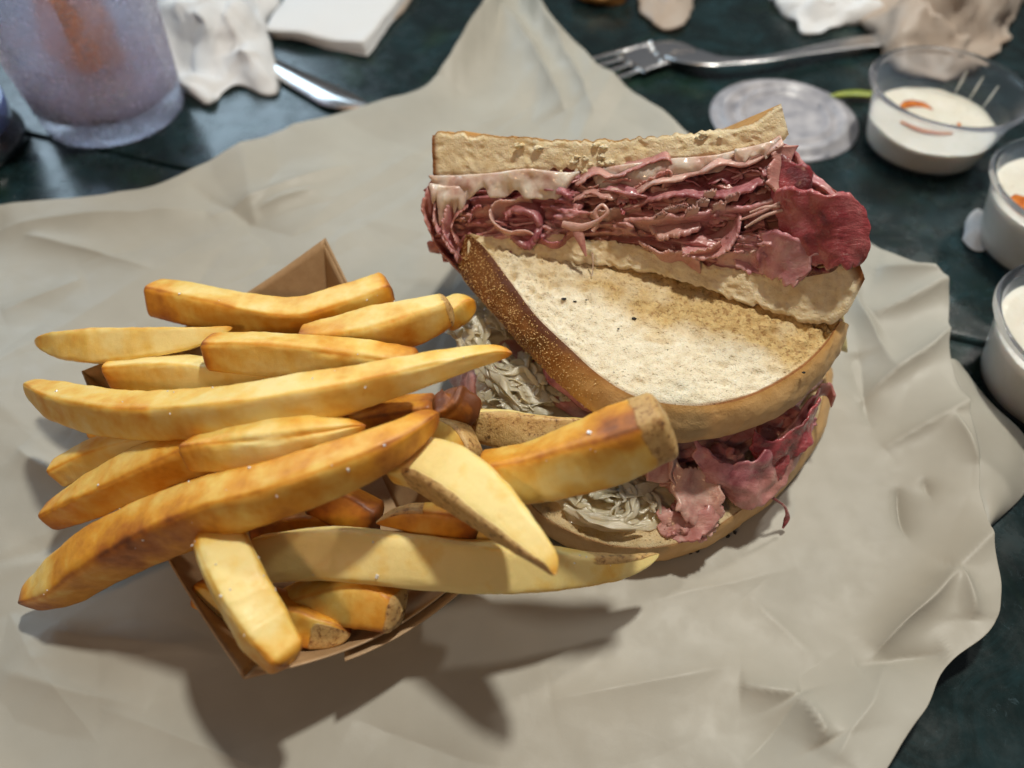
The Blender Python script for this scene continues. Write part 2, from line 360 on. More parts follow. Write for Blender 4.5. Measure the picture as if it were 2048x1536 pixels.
# ------------------------------------------------------------------ paper
CRE = [ # px1,py1,px2,py2, amplitude cm, width cm
 (560, 470, 760, 640, -0.25, 0.9), (0, 470, 420, 430, 0.22, 1.0), (60, 480, 300, 540, 0.15, 0.5), (420, 440, 700, 330, 0.22, 0.9), (520, 420, 640, 380, 0.12, 0.3),
 (380, 380, 600, 500, -0.14, 0.6), (860, 170, 1010, 30, 0.5, 1.6), (1000, 30, 1130, 230, 0.55, 1.2), (1050, 0, 1190, 250, 0.25, 0.6),
 (1900, 610, 1740, 640, 0.35, 0.7), (1740, 560, 1890, 610, 0.30, 0.6), (1720, 800, 1890, 690, 0.32, 0.5), (1880, 860, 1930, 960, 0.18, 0.4), (1760, 900, 1930, 830, 0.22, 0.45),
 (1790, 980, 1815, 1080, -0.25, 0.28), (1835, 975, 1850, 1010, -0.12, 0.2), (1890, 1155, 1745, 1310, 0.42, 0.42), (1890, 1155, 1920, 1260, 0.25, 0.5), (1700, 1330, 1870, 1330, -0.22, 0.5),
 (1590, 1400, 1640, 1500, 0.35, 0.5), (1480, 1370, 1600, 1400, 0.25, 0.5), (1600, 1400, 1480, 1536, -0.15, 0.7), (1650, 1540, 1760, 1330, 0.2, 0.8), (1880, 1160, 1990, 1060, 0.2, 0.6),
 (1720, 700, 1740, 850, -0.3, 0.5), (1690, 560, 1780, 760, 0.25, 0.5), (100, 1260, 420, 1300, 0.12, 0.6), (0, 1340, 300, 1420, 0.12, 0.6), (40, 900, 160, 1000, 0.14, 0.5), (1100, 1400, 1500, 1330, 0.10, 0.8),
 (1300, 1200, 1600, 1130, 0.1, 0.6), (0, 620, 170, 560, 0.12, 0.7), (200, 1420, 520, 1536, 0.12, 0.6), (1500, 1180, 1640, 1330, 0.12, 0.5), (700, 1440, 1000, 1536, -0.1, 0.8)]
def segs():
    out = []
    for a in CRE:
        p, q = at(a[0], a[1], 0.3)[:2], at(a[2], a[3], 0.3)[:2]; out.append((p, q, a[4]*2.0, a[5]*1.0, 0))
    r = np.random.default_rng(12)
    for i in range(95):
        p = np.array([r.uniform(-18, 20), r.uniform(0, 34)]); a = r.uniform(0, np.pi); l = r.uniform(4, 18)
        out.append((p, p+l*np.array([np.cos(a), np.sin(a)]), r.choice([-1, 1])*r.uniform(0.05, 0.24), r.uniform(0.8, 3.4), 1))
    return out
SEG = segs()
OUTL = [(-200, 440), (0, 414), (190, 400), (300, 380), (400, 330), (480, 297), (560, 262), (640, 232), (735, 208), (850, 178), (900, 130), (940, 80), (985, 20), (1010, -60), (1040, -90), (1060, -40), (1075, 10), (1110, 60), (1150, 95), (1185, 135), (1260, 185), (1340, 245),
        (1440, 330), (1560, 400), (1660, 440), (1740, 480), (1800, 515), (1860, 560), (1898, 602), (1893, 690), (1915, 760), (1935, 830), (1950, 900), (1962, 980), (1985, 1090), (1999, 1180), (2004, 1235), (1985, 1262), (1940, 1290), (1898, 1325),
        (1872, 1375), (1830, 1450), (1785, 1510), (1740, 1600), (1500, 1760), (800, 1850), (0, 1800), (-200, 1500)]
def edgelift(px):
    if 1700 < px[0] < 2010 and 470 < px[1] < 1620: return 1.15
    if px[0] > 850 and px[1] < 420: return 1.0
    if px[1] < 430 and px[0] > -150: return 0.75
    return 0.3
def paper():
    B = np.array([at(x, y, edgelift((x, y)))[:2] for x, y in OUTL])
    H = np.array([edgelift(p) for p in OUTL])
    Q0 = np.c_[B, H][np.r_[np.arange(len(B)), 0]]; d0 = np.r_[0, np.cumsum(np.linalg.norm(np.diff(Q0[:, :2], axis=0), axis=1))]
    tt = np.linspace(0, d0[-1], 1101)[:-1]; BL = np.stack([np.interp(tt, d0, Q0[:, i]) for i in range(3)], -1)
    for _ in range(14): BL = (np.roll(BL, 1, 0)+2*BL+np.roll(BL, -1, 0))/4
    BB = BL
    BB[:, :2] += 0.05*np.c_[vn(np.c_[BB[:, :2]*1.2, BB[:, 0]*0], 3), vn(np.c_[BB[:, :2]*1.2, BB[:, 0]*0], 4)]
    C = np.array([-1.0, 11.0]); nr = 380
    s = (np.linspace(0, 1, nr)**0.65)[:, None, None]
    XY = C+(BB[None, :, :2]-C)*s
    eh = BB[None, :, 2]*np.ones((nr, 1))
    d = (1-s[..., 0])*np.linalg.norm(BB[:, :2]-C, axis=1)[None]        # distance inwards from the rim
    Z = 0.12+(eh-0.12)*np.exp(-(d/2.3)**1.5)
    P3 = np.concatenate([XY, 0*XY[..., :1]], -1)
    Z += 0.10*fbm(P3*0.16, 5, 2)+0.03*np.abs(fbm(P3*0.45, 9, 2))
    X, Y = XY[..., 0], XY[..., 1]
    wx = X+0.09*vn(P3*0.8, 21); wy = Y+0.09*vn(P3*0.8, 22)
    for p, q, am, wd, kd in SEG:
        v = q-p; L2 = (v**2).sum()
        t = ((wx-p[0])*v[0]+(wy-p[1])*v[1])/L2; tc = np.clip(t, 0, 1)
        dd = np.hypot(wx-p[0]-tc*v[0], wy-p[1]-tc*v[1]); dl = np.abs((wx-p[0])*v[1]-(wy-p[1])*v[0])/np.sqrt(L2); fade = np.clip(1.25-np.abs(2*t-1)*1.1, 0, 1)
        dd = np.hypot(wx-p[0]-tc*v[0], wy-p[1]-tc*v[1])
        Z += am*np.clip(fade-dl/wd, 0, 1) if kd else am*np.clip(np.sin(np.pi*np.clip(t, .01, .99)), 0, 1)**.5*np.exp(-np.sqrt((dd/wd)**2+.0006)*1.35)
    # lies flat under the sandwich and the tray
    for cx, cy, rx, ry in ((-5.5, 11.5, 7.0, 8.5), (4.5, 13.0, 7.5, 6.5)):
        k = np.exp(-(((X-cx)/rx)**4+((Y-cy)/ry)**4)); Z = Z*(1-0.6*k)+0.12*0.6*k
    Z = np.maximum(Z, 0.03)
    P = np.concatenate([XY, Z[..., None]], -1)
    return P
PP = paper(); nr, nc = PP.shape[:2]
F = gridF(nr, nc, True)[:, ::-1]
V = PP.reshape(-1, 3)
pap = mesh('greaseproof_paper_sheet', V, F, MPAPER, origin=(0, 11, 0), label='large crumpled tan greaseproof paper sheet under the fries and sandwich', cat='paper sheet')
sol = pap.modifiers.new('thickness', 'SOLIDIFY'); sol.thickness = 0.012*S; sol.offset = -1
def flap():
    A = cr([at(1880, 720, .9), at(1900, 800, .8), at(1925, 900, .7), at(1950, 1000, .5), at(1962, 1075, .35)], 60)
    B = cr([at(1925, 735, .75), at(1975, 800, 0.5), at(2050, 880, .3), at(2062, 965, .18), at(1975, 1060, .12)], 60)
    s = np.linspace(0, 1, 40)[None, :, None]
    P = A[:, None]*(1-s)+B[:, None]*s; P[..., 2] += 0.12*fbm(P*0.5, 4, 3)+0.25*np.sin(s[..., 0]*np.pi)
    P[..., 2] = np.maximum(P[..., 2], 0.05)
    return sheetVF(P, 0.012, 1)
V, F = flap(); mesh('folded_corner', V, F, MPAPER, pap, label='corner of the sheet folded out flat over the table')

# ------------------------------------------------------------------ kraft tray
RIM = 4.0
C1, C2, C3 = at(650, 476, 4.2), at(164, 742, 3.3), at(488, 1357, 3.15)
C4 = at(965, 1118, 2.3)
tray = empty('paper_food_tray', (-5.6, 11.4, 0.2), 'brown kraft paper food tray heaped with thick french fries', 'food tray')
cen = (C1+C2+C3+C4)/4; cen[2] = 0.3
def tray_wall(a, b, dip, bulge):
    ba, bb = cen+(a-cen)*[0.66, 0.66, 0]+[0, 0, 0], cen+(b-cen)*[0.66, 0.66, 0]
    n, m = 40, 16
    t = np.linspace(0, 1, n)[:, None, None]; s = np.linspace(0, 1, m)[None, :, None]
    top = a*(1-t)+b*t; bot = ba*(1-t)+bb*t
    mid = (a+b)/2-cen; mid[2] = 0; mid /= np.linalg.norm(mid)
    k = np.sin(np.pi*t)
    top = top+mid*bulge*k-np.array([0, 0, 1.])*dip*k
    P = bot*(1-s)+top*s
    P = P+mid*0.25*np.sin(np.pi*s)*k
    return P
CC = [C1, C2, C3, C4]
walls = [(C1, C2, 0.55, 0.1), (C2, C3, 0.8, 0.35), (C3, C4, 0.5, 0.35), (C4, C1, 0.5, 0.1)]
for i, (a, b, dip, bul) in enumerate(walls):
    P = tray_wall(a, b, dip, bul); V, F = sheetVF(P, 0.05, 1)
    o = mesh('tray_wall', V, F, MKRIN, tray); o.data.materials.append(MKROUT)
    nq = (P.shape[0]-1)*(P.shape[1]-1)
    c_in = cen+np.array([0, 0, 2.])
    # faces whose normal points away from the middle wear the paler outside
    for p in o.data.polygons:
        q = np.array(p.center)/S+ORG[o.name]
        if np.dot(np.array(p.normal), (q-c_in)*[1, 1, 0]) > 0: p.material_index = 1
P = np.array([[cen+(p-cen)*[0.66, 0.66, 0]*f for f in (1.0, 0.02)] for p in CC+[C1]])
mesh('tray_bottom', P.reshape(-1, 3), gridF(5, 2), MKRIN, tray, smooth=False)
# folded flap glued on the outside of the front wall, and the crease fold inside the rear peak
P = tray_wall(C3, C4, 0.5, 0.35)[13:38]; mid = (C3+C4)/2-cen; mid[2] = 0; mid /= np.linalg.norm(mid)
k_ = np.linspace(0, 1, P.shape[0])[:, None, None]; s_ = np.linspace(0, 1, P.shape[1])[None, :, None]
P = P+mid*(0.06+0.14*s_)-np.array([0, 0, 1.])*(0.10+0.10*k_)*s_
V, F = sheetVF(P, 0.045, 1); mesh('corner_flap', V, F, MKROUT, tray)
P = tray_wall(C4, C1, 0.5, 0.1)[30:40]; mid = (C1+C4)/2-cen; mid[2] = 0; mid /= np.linalg.norm(mid)
P = P-mid*0.09-np.array([0, 0, 0.12]); V, F = sheetVF(P, 0.045, 1); mesh('corner_flap', V, F, MKRIN, tray)

# ------------------------------------------------------------------ french fries
FG = 'thick cut french fries heaped in the kraft tray'
def fry(pts, hw, label, tone=0.2, skin=None, asp=0.92, roll=0.55, ends=(1, 1), seed=1, salt=0, n=120, k=44, wob=0.035, ex=5.0):
    P = np.array([at(*p) for p in pts])
    path = cr(P, n); t = np.linspace(0, 1, n)
    hw = lin(hw, n)*.96
    z = np.array([depth(p) for p in path]); a = hw*z/FPX
    b = a*asp
    # blunt rounded ends
    L = np.r_[0, np.cumsum(np.linalg.norm(np.diff(path, axis=0), axis=1))]
    for e, kind in ((0, ends[0]), (1, ends[1])):
        d = L if e == 0 else L[-1]-L
        rr = 0.22 if kind == 1 else 0.5
        a = a*np.sqrt(np.clip(1-(1-np.clip(d/rr, 0, 1))**2, 0.02, 1)); b = b*np.sqrt(np.clip(1-(1-np.clip(d/rr, 0, 1))**2, 0.02, 1))
    view = CAMP-path.mean(0); view /= np.linalg.norm(view)
    V, F, th = sweepVF(path, a, b, k, ex, roll+0.12*np.sin(t*5+seed), up=view)
    V = V.reshape(n, k, 3); ctr = path[:, None]
    D = V-ctr; r = np.linalg.norm(D, axis=-1, keepdims=True)+1e-6
    cyl = np.stack([np.repeat(L[:, None]*.45, k, 1), np.repeat(np.cos(th)[None], n, 0)*.9, np.repeat(np.sin(th)[None], n, 0)*.9], -1)+seed*11.3
    disp = (wob*1.3*fbm(cyl, seed, 3)+.012*fbm(V*3.0+seed, seed, 2)+.006*vn(V*12+seed, seed))[..., None]
    V = V+D/r*disp*np.clip(r/0.3, 0, 1)
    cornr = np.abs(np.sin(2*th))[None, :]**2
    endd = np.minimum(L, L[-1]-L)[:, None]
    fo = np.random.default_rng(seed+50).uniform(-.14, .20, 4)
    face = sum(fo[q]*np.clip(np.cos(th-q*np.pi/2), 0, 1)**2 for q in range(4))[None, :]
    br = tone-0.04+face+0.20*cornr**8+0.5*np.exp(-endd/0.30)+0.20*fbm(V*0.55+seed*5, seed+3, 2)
    sk = np.zeros((n, k))
    for (t0, t1, a0, a1) in (skin or []):
        am = ((th-math.radians(a0)) % (2*np.pi))/math.radians((a1-a0) % 360 or 360)
        aa = sm(am, -0.02, 0.1)*(1-sm(am, 0.9, 1.02)) if (a1-a0) % 360 else np.ones(k)
        tt = sm(t, t0-0.06, t0+0.06)*(1-sm(t, t1-0.06, t1+0.06))
        if t0 <= 0: tt = 1-sm(t, t1-0.03, t1+0.03)
        if t1 >= 1: tt = sm(t, t0-0.03, t0+0.03)
        if t0 <= 0 and t1 >= 1: tt = np.ones(n)
        sk = np.maximum(sk, np.outer(tt, aa))
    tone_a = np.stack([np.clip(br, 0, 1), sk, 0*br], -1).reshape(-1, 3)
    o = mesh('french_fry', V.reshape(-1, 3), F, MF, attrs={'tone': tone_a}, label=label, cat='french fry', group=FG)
    if salt:
        r_ = np.random.default_rng(seed); parts = []
        N = view
        for q in range(salt):
            i = r_.integers(8, n-8); ang = r_.integers(0, k)
            nn = D[i, ang]/r[i, ang]
            if np.dot(nn, [0, 0, 1]) < 0.35: continue
            p = V[i, ang]; sz = r_.uniform(0.018, 0.05)
            Q_, _ = np.linalg.qr(r_.normal(size=(3, 3))); sz *= .8 if q % 5 else 1.5
            cb = np.array([[x_, y_, z_] for x_ in (-1, 1) for y_ in (-1, 1) for z_ in (-1, 1)])*np.array([sz, sz*.75, sz*.6])*.7
            parts.append((cb*r_.uniform(.75, 1.1, (8, 1))@Q_+p+nn*sz*.2, [[0, 1, 3, 2], [4, 6, 7, 5], [0, 4, 5, 1], [2, 3, 7, 6], [0, 2, 6, 4], [1, 5, 7, 3]]))
        if parts:
            Vs, Fs = join(parts); mesh('salt_grains', Vs, Fs, MSALT, o, smooth=False, kind='stuff')
    return o
# angles: th=0 / 180 are the sides across the fry as seen from the camera, 90 faces the viewer
FR = [
 # lower layer, mostly buried
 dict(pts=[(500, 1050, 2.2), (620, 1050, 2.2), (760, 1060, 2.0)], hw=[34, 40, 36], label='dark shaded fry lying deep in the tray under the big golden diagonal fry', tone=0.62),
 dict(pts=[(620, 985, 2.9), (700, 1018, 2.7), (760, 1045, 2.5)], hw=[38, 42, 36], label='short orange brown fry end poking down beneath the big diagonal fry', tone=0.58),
 dict(pts=[(300, 1000, 2.4), (430, 950, 2.7), (560, 935, 2.8)], hw=[16, 28, 32], label='thin dull fry showing in the gap above the big diagonal fry', tone=0.30, roll=0.1),
 dict(pts=[(180, 850, 2.5), (300, 865, 2.8), (520, 860, 2.8), (700, 850, 2.8)], hw=[24, 34, 36, 34], label='buried fry beneath the longest pale fry at the left of the tray', tone=0.4),
 dict(pts=[(560, 900, 2.0), (700, 850, 2.2), (880, 830, 2.6)], hw=[40, 42, 42], label='buried fry in the middle of the heap under the long curved fry', tone=0.5),
 dict(pts=[(390, 1180, 2.0), (480, 1208, 2.1), (580, 1235, 2.1), (640, 1255, 2.1), (702, 1268, 2.1)], hw=[26, 40, 46, 42, 24], label='fry with dark potato skin at its lower end beside the bright crossing fry', tone=0.36, skin=[(0.05, 1, 150, 235), (0.8, 1, 60, 240)], ends=(1, 0)),
 dict(pts=[(560, 1215, 1.9), (640, 1200, 2.2), (720, 1200, 2.4), (805, 1228, 2.5)], hw=[30, 44, 52, 42], label='stubby golden fry with a square cut end near the front tray edge', tone=0.42, skin=[(0.93, 1, 0, 360)], ends=(1, 1)),
 dict(pts=[(890, 1065, 2.8), (950, 1060, 3.0), (1030, 1085, 2.9)], hw=[32, 42, 36], label='pale fry stub half hidden under the skin sided diagonal fry', tone=0.06),
 dict(pts=[(752, 1046, 3.5), (800, 1037, 3.6), (880, 1042, 3.5), (960, 1050, 3.3)], hw=[8, 27, 38, 36], label='short pointed fry with a rough upper rim above the long pale front fry', tone=0.36, skin=[(0, 0.45, 330, 60)], ends=(0, 1)),
 # front long pale
 dict(pts=[(505, 1118, 3.1), (650, 1108, 3.2), (800, 1118, 3.2), (950, 1130, 3.1), (1090, 1136, 2.8), (1200, 1136, 2.4), (1270, 1126, 2.2), (1318, 1108, 2.1)], hw=[50, 52, 55, 54, 50, 40, 26, 8], label='long pale straight fry across the front reaching the lower bread slice', tone=0.03, skin=[(0.80, 1, 320, 80)], ends=(1, 0), salt=26, roll=0.2),
 # back left group
 dict(pts=[(305, 594, 3.8), (400, 611, 3.9), (500, 630, 3.9), (600, 636, 4.0), (700, 610, 4.1), (785, 580, 4.2)], hw=[36, 37, 38, 36, 38, 36], label='rearmost golden fry bowed like a saddle below the tray peak', tone=0.34, salt=6),
 dict(pts=[(600, 690, 4.1), (700, 672, 4.3), (790, 652, 4.5), (860, 632, 4.7), (905, 615, 4.8)], hw=[36, 42, 47, 42, 30], label='golden fry with a browned blunt end at the back right of the heap', tone=0.24, skin=[(0.95, 1, 0, 360)], salt=4),
 dict(pts=[(880, 640, 4.0), (915, 620, 4.0), (950, 605, 4.0)], hw=[30, 30, 26], label='small pale fry tip behind the browned blunt end next to the sauerkraut', tone=0.08, ends=(1, 0)),
 dict(pts=[(70, 684, 3.4), (150, 690, 3.8), (250, 690, 4.1), (350, 680, 4.3), (420, 668, 4.3), (465, 655, 4.3)], hw=[8, 28, 38, 34, 24, 8], label='flat pale fry with a dark skinned underside pointing out at upper left', tone=0.08, skin=[(0, 0.5, 205, 285), (0.45, 1, 160, 270)], ends=(0, 0), roll=0.0),
 dict(pts=[(218, 745, 3.6), (330, 744, 3.8), (450, 756, 3.9), (600, 768, 3.9)], hw=[32, 34, 38, 38], label='pale short ended fry between the two long fries at the left', tone=0.12),
 dict(pts=[(412, 702, 4.7), (500, 706, 4.8), (600, 712, 4.8), (720, 722, 4.7), (840, 735, 4.6)], hw=[33, 40, 41, 40, 34], label='golden fry with a slanted cut end lying above the longest fry', tone=0.28, salt=4),
 # middle
 dict(pts=[(110, 950, 2.7), (200, 908, 3.2), (300, 880, 3.7), (420, 868, 4.0)], hw=[28, 32, 34, 34], label='pale fry with a browned tip under the end of the longest fry', tone=0.15),
 dict(pts=[(98, 1035, 2.4), (190, 990, 3.2), (290, 942, 4.0), (390, 905, 4.5), (520, 880, 4.8)], hw=[28, 42, 44, 44, 42], label='golden fry with a torn browned end at the left edge of the tray', tone=0.32, salt=5),
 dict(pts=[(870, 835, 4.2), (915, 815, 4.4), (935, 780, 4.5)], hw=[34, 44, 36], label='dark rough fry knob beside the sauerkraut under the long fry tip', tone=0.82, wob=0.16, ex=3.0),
 dict(pts=[(860, 850, 3.6), (905, 880, 4.0), (938, 930, 4.0)], hw=[40, 42, 30], label='tan fry end with browned rim wedged behind the skin sided fry', tone=0.33, skin=[(0.4, 1, 300, 60)]),
 dict(pts=[(940, 850, 3.4), (1000, 858, 3.5), (1080, 868, 3.6), (1160, 860, 3.7), (1240, 850, 3.7)], hw=[30, 40, 38, 26, 12], label='fry coated in mottled brown skin below the sauerkraut', tone=0.2, skin=[(0, 1, 15, 200)], ends=(1, 0), roll=0.1),
 dict(pts=[(955, 955, 4.8), (1060, 945, 5.1), (1160, 915, 5.6), (1250, 880, 6.1), (1340, 842, 6.5)], hw=[44, 54, 62, 66, 62], label='thick orange fry with a skin covered square end leaning on the bread crust', tone=0.52, skin=[(0.86, 1.0, 0, 360)], salt=10, ends=(1, 1)),
 dict(pts=[(770, 925, 5.0), (840, 928, 5.2), (910, 958, 5.3), (985, 1015, 5.4), (1050, 1075, 5.5), (1095, 1120, 5.5), (1110, 1150, 5.5)], hw=[32, 50, 58, 56, 48, 34, 16], label='bright diagonal fry with speckled brown skin down its lower side', tone=0.02, skin=[(0.14, 1, 110, 235)], ends=(1, 0), roll=-0.3, salt=5),
 dict(pts=[(375, 905, 5.1), (470, 893, 5.5), (570, 882, 5.8), (660, 868, 5.9), (732, 852, 5.9)], hw=[30, 40, 42, 32, 10], label='short pale knobbly fry lying between the two longest fries', tone=0.16, ends=(1, 0), wob=0.08),
 dict(pts=[(432, 1075, 4.1), (458, 1130, 4.3), (490, 1190, 4.3), (530, 1260, 4.1), (582, 1328, 3.9)], hw=[48, 54, 53, 52, 36], label='bright fry crossing the front corner of the tray towards the camera', tone=0.12, salt=18, roll=-0.2),
 dict(pts=[(45, 1200, 0.9), (110, 1172, 1.4), (190, 1118, 2.4), (300, 1062, 3.6), (420, 1018, 4.7), (550, 982, 5.6), (680, 935, 6.1), (790, 885, 6.2), (878, 826, 6.1)], hw=[22, 50, 58, 60, 58, 56, 52, 42, 18], label='biggest golden brown fry running diagonally from the lower left corner', tone=0.36, ends=(0, 0), salt=34, roll=0.78),
 dict(pts=[(52, 770, 3.3), (120, 802, 3.9), (220, 826, 4.6), (350, 830, 5.3), (500, 818, 5.9), (650, 790, 6.2), (800, 752, 6.4), (920, 722, 6.4), (985, 708, 6.3), (1024, 706, 6.3)], hw=[13, 34, 42, 44, 46, 49, 50, 38, 27, 12], label='longest pale gold fry arching over the top of the whole heap', tone=0.20, ends=(0, 0), skin=[(0, 0.16, 205, 280), (0.78, 0.95, 215, 300)], salt=22, roll=0.6),
]
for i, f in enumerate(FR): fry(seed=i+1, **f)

# ------------------------------------------------------------------ bread slices
def slab(parent, A, B, A2, B2, n=150, m=70, bulge=0.15, pits=400, pit=0.09, rough=0.03, tone=None, crustB=True, crustA=False, seed=1, k=12, mf=None, ctone=None, name='bread_slice', maxpit=0.16, crumple=0.0, label=None):
    """front face spans A->B, back face A2->B2; the wall on the B side is crust (and on A side if crustA)"""
    A, B, A2, B2 = [cr(q, n) for q in (A, B, A2, B2)]
    s = np.linspace(0, 1, m)[None, :, None]
    Fr = A[:, None]*(1-s)+B[:, None]*s; Bk = B2[:, None]*(1-s)+A2[:, None]*s
    N = np.cross(np.gradient(Fr, axis=0), np.gradient(Fr, axis=1)); nm = np.median(N.reshape(-1, 3), axis=0); nm /= np.linalg.norm(nm)
    if np.dot(nm, CAMP-Fr.mean((0, 1))) < 0: nm = -nm
    r = np.random.default_rng(seed)
    dist = np.minimum(np.linalg.norm(Fr-A[:, None], axis=-1), np.linalg.norm(Fr-B[:, None], axis=-1))
    inner = sm(dist, 0.0, 0.18)
    D = rough*fbm(Fr*3.0, seed, 4)+rough*0.6*fbm(Fr*9, seed+5, 2)+crumple*fbm(Fr*0.8, seed+8, 3)
    for q in range(pits):
        i, j = r.integers(0, n), r.integers(0, m); c_ = Fr[i, j]; rad = r.uniform(0.3, 1)**2*maxpit+0.02; st = r.uniform(1, 2.2); an = r.uniform(0, np.pi)
        v = Fr-c_; x = v[..., 0]*np.cos(an)+v[..., 1]*np.sin(an); y = np.linalg.norm(v, axis=-1)**2-x**2
        D -= pit*min(1, rad/0.1)*np.exp(-((x/(rad*st))**2+y/rad**2)**1.5)
    Fr = Fr+nm*(D*inner-0.05*(1-inner)**2)[..., None]
    def wall(P0, P1, bl, crust):
        q = np.linspace(0, 1, k+2)[1:-1][None, :, None]
        W = P0[:, None]*(1-q)+P1[:, None]*q
        out = P0-Fr.mean((0, 1)); out = np.stack([out[:, 0], out[:, 1], out[:, 2]], -1); out -= np.outer(out@nm, nm); out /= np.linalg.norm(out, axis=1, keepdims=True)
        W = W+out[:, None]*(bl*np.sin(np.pi*q)**0.6)
        W = W+out[:, None]*((0.03 if crust else rough*1.5)*fbm(W*2.5, seed+9, 3))[..., None]
        return W
    WB = wall(Fr[:, -1], Bk[:, 0], bulge, crustB); WA = wall(Bk[:, -1], Fr[:, 0], bulge*0.3 if not crustA else bulge, crustA)
    t = np.linspace(0, 1, n)
    tn = tone(Fr, t, np.linspace(0, 1, m), dist) if tone else np.zeros((n, m, 3))
    th = empty_part(name, parent, label)
    def grid_obj(nm_, G, mat, at_):
        return mesh(nm_, G.reshape(-1, 3), gridF(G.shape[0], G.shape[1]), mat, th, attrs={'tone': at_.reshape(-1, 3)})
    grid_obj('crumb', Fr, mf or MCR, tn)
    grid_obj('underside', Bk, MCUT, np.zeros(Bk.shape)+[0.5, 0, 0])
    GB = np.concatenate([Fr[:, -1:], WB, Bk[:, :1]], 1); GA = np.concatenate([Bk[:, -1:], WA, Fr[:, :1]], 1)
    ct = ctone(GB, t) if ctone else np.zeros(GB.shape)+[0.5, 0, 0]
    grid_obj('crust', GB, MCRUST if crustB else MCUT, ct)
    grid_obj('cut_edge' if not crustA else 'crust', GA, MCRUST if crustA else MCUT, np.zeros(GA.shape)+[0.4, 0, 0])
    # caps close the two ends
    caps = []
    for e in (0, -1):
        loop = np.concatenate([Fr[e], WB[e], Bk[e], WA[e]]); c_ = loop.mean(0)
        caps.append((np.vstack([loop, c_]), [[i, (i+1) % len(loop), len(loop)] for i in range(len(loop))]))
    for V, F in caps: mesh('end_crust', V, F, MCRUST, th, attrs={'tone': np.zeros((len(V), 3))+[0.55, 0, 0]})
    return th, Fr, GB, nm
def empty_part(name, parent, label=None):
    o = bpy.data.objects.new(name, None); COL.objects.link(o); o.parent = parent; o.empty_display_size = 0.01
    ORG[o.name] = ORG[parent.name]
    if label: o['label'] = label
    return o
def grains(G, nrows, count, parent, seed, r0=0.014, r1=0.04, mat=None, name='cornmeal', dens=None):
    """tiny grains scattered over the grid G, joined"""
    r = np.random.default_rng(seed); parts = []
    N = np.cross(np.gradient(G, axis=0), np.gradient(G, axis=1)); N /= np.linalg.norm(N, axis=-1, keepdims=True)+1e-9
    if np.dot(N.mean((0, 1)), G.mean((0, 1))-CAMP) > 0: N = -N
    n, m = G.shape[:2]; cnt = 0; tries = 0
    while cnt < count and tries < count*12:
        tries += 1
        i, j = r.integers(0, n-1), r.integers(0, m-1); a, b = r.random(2)
        if dens is not None and r.random() > dens(i/n, j/m, G[i, j]): continue
        p = (G[i, j]*(1-a)+G[i+1, j]*a)*(1-b)+(G[i, j+1]*(1-a)+G[i+1, j+1]*a)*b
        sz = r.uniform(r0, r1)
        d = r.normal(size=(3, 3)); q, _ = np.linalg.qr(d)
        O = np.array([[1, 0, 0], [-1, 0, 0], [0, 1, 0], [0, -1, 0], [0, 0, .7], [0, 0, -.7]])@q.T*sz*r.uniform(0.7, 1.2, 3)
        parts.append((O+p+N[i, j]*sz*0.3, [[0, 2, 4], [2, 1, 4], [1, 3, 4], [3, 0, 4], [2, 0, 5], [1, 2, 5], [3, 1, 5], [0, 3, 5]])); cnt += 1
    V, F = join(parts)
    return mesh(name, V, F, mat or MCORN, parent, smooth=False, kind='stuff')

# ---- front half
front = empty('sandwich_half', (5.0, 12.5, 0.3), 'front sandwich half with its toasted bread face up and sauerkraut spilling beside the fries', 'sandwich', 'halves of the cut reuben sandwich')
TP = Plane((950, 467, 5.1), (1677, 640, 4.9), (1336, 805, 4.9))
top_n = TP.n if TP.n[2] > 0 else -TP.n
Btop = TP.c([(938, 466), (966, 490), (1017, 556), (1071, 628), (1135, 690), (1199, 748), (1267, 789), (1336, 805), (1404, 809), (1472, 800), (1541, 773), (1609, 730), (1655, 684), (1682, 640)])
Atop = TP.c([(940, 464), (1000, 478), (1090, 500), (1180, 508), (1300, 528), (1400, 548), (1500, 575), (1600, 605), (1681, 632)])
UP_ = Plane((950, 467, 3.95), (1677, 640, 3.75), (1336, 805, 3.75))
Bbot = UP_.c([(908, 500), (928, 560), (990, 630), (1055, 704), (1130, 776), (1199, 832), (1275, 870), (1354, 884), (1427, 875), (1509, 852), (1568, 823), (1632, 763), (1668, 710), (1684, 655)])
Abot = UP_.c([(912, 490), (1000, 540), (1180, 600), (1400, 630), (1600, 660), (1683, 650)])
def proj(P):
    q = np.asarray(P)-CAMP; z = q@FW
    return 1024+FPX*(q@R_)/z, 768-FPX*(q@UPV)/z
def tone_top(P, t, s, dist):
    # how far the griddle browned the face: golden towards the cut side, pale towards the round crust
    x, y = proj(P)
    cut = np.interp(x, [930, 1180, 1300, 1400, 1500, 1650], [462, 530, 560, 585, 620, 660])
    d = (y-cut)/100
    br = 0.62*(1-sm(d, 0.1, 1.6))+0.28*sm(x, 1150, 1300)*(1-sm(x, 1500, 1700))*(1-sm(d, .4, 1.3))+0.16*sm(x, 1250, 1500)*(1-sm(d, .3, 1.7))
    br = br+0.26*fbm(P*0.8, 77, 3)*(0.3+(br > .1))-.03
    rim = 0.9*(1-sm(np.linalg.norm(P-P[:, -1:], axis=-1), 0.0, 0.20))*(0.6+0.5*sm(x, 1350, 1500))
    return np.stack([np.clip(br, 0, 1), np.clip(rim, 0, 1), 0*br], -1)
def ct_top(G, t):
    L = 0.78*(1-sm(t, 0.30, 0.52))[:, None]*np.ones((1, G.shape[1]))+0.10
    q = np.linspace(0, 1, G.shape[1])[None]
    L = L+0.35*np.exp(-q/0.08)+0.08*np.exp(-(1-q)/0.1)-0.12*np.sin(np.pi*q)
    return np.stack([np.clip(L, 0, 1), 0*L, 0*L], -1)
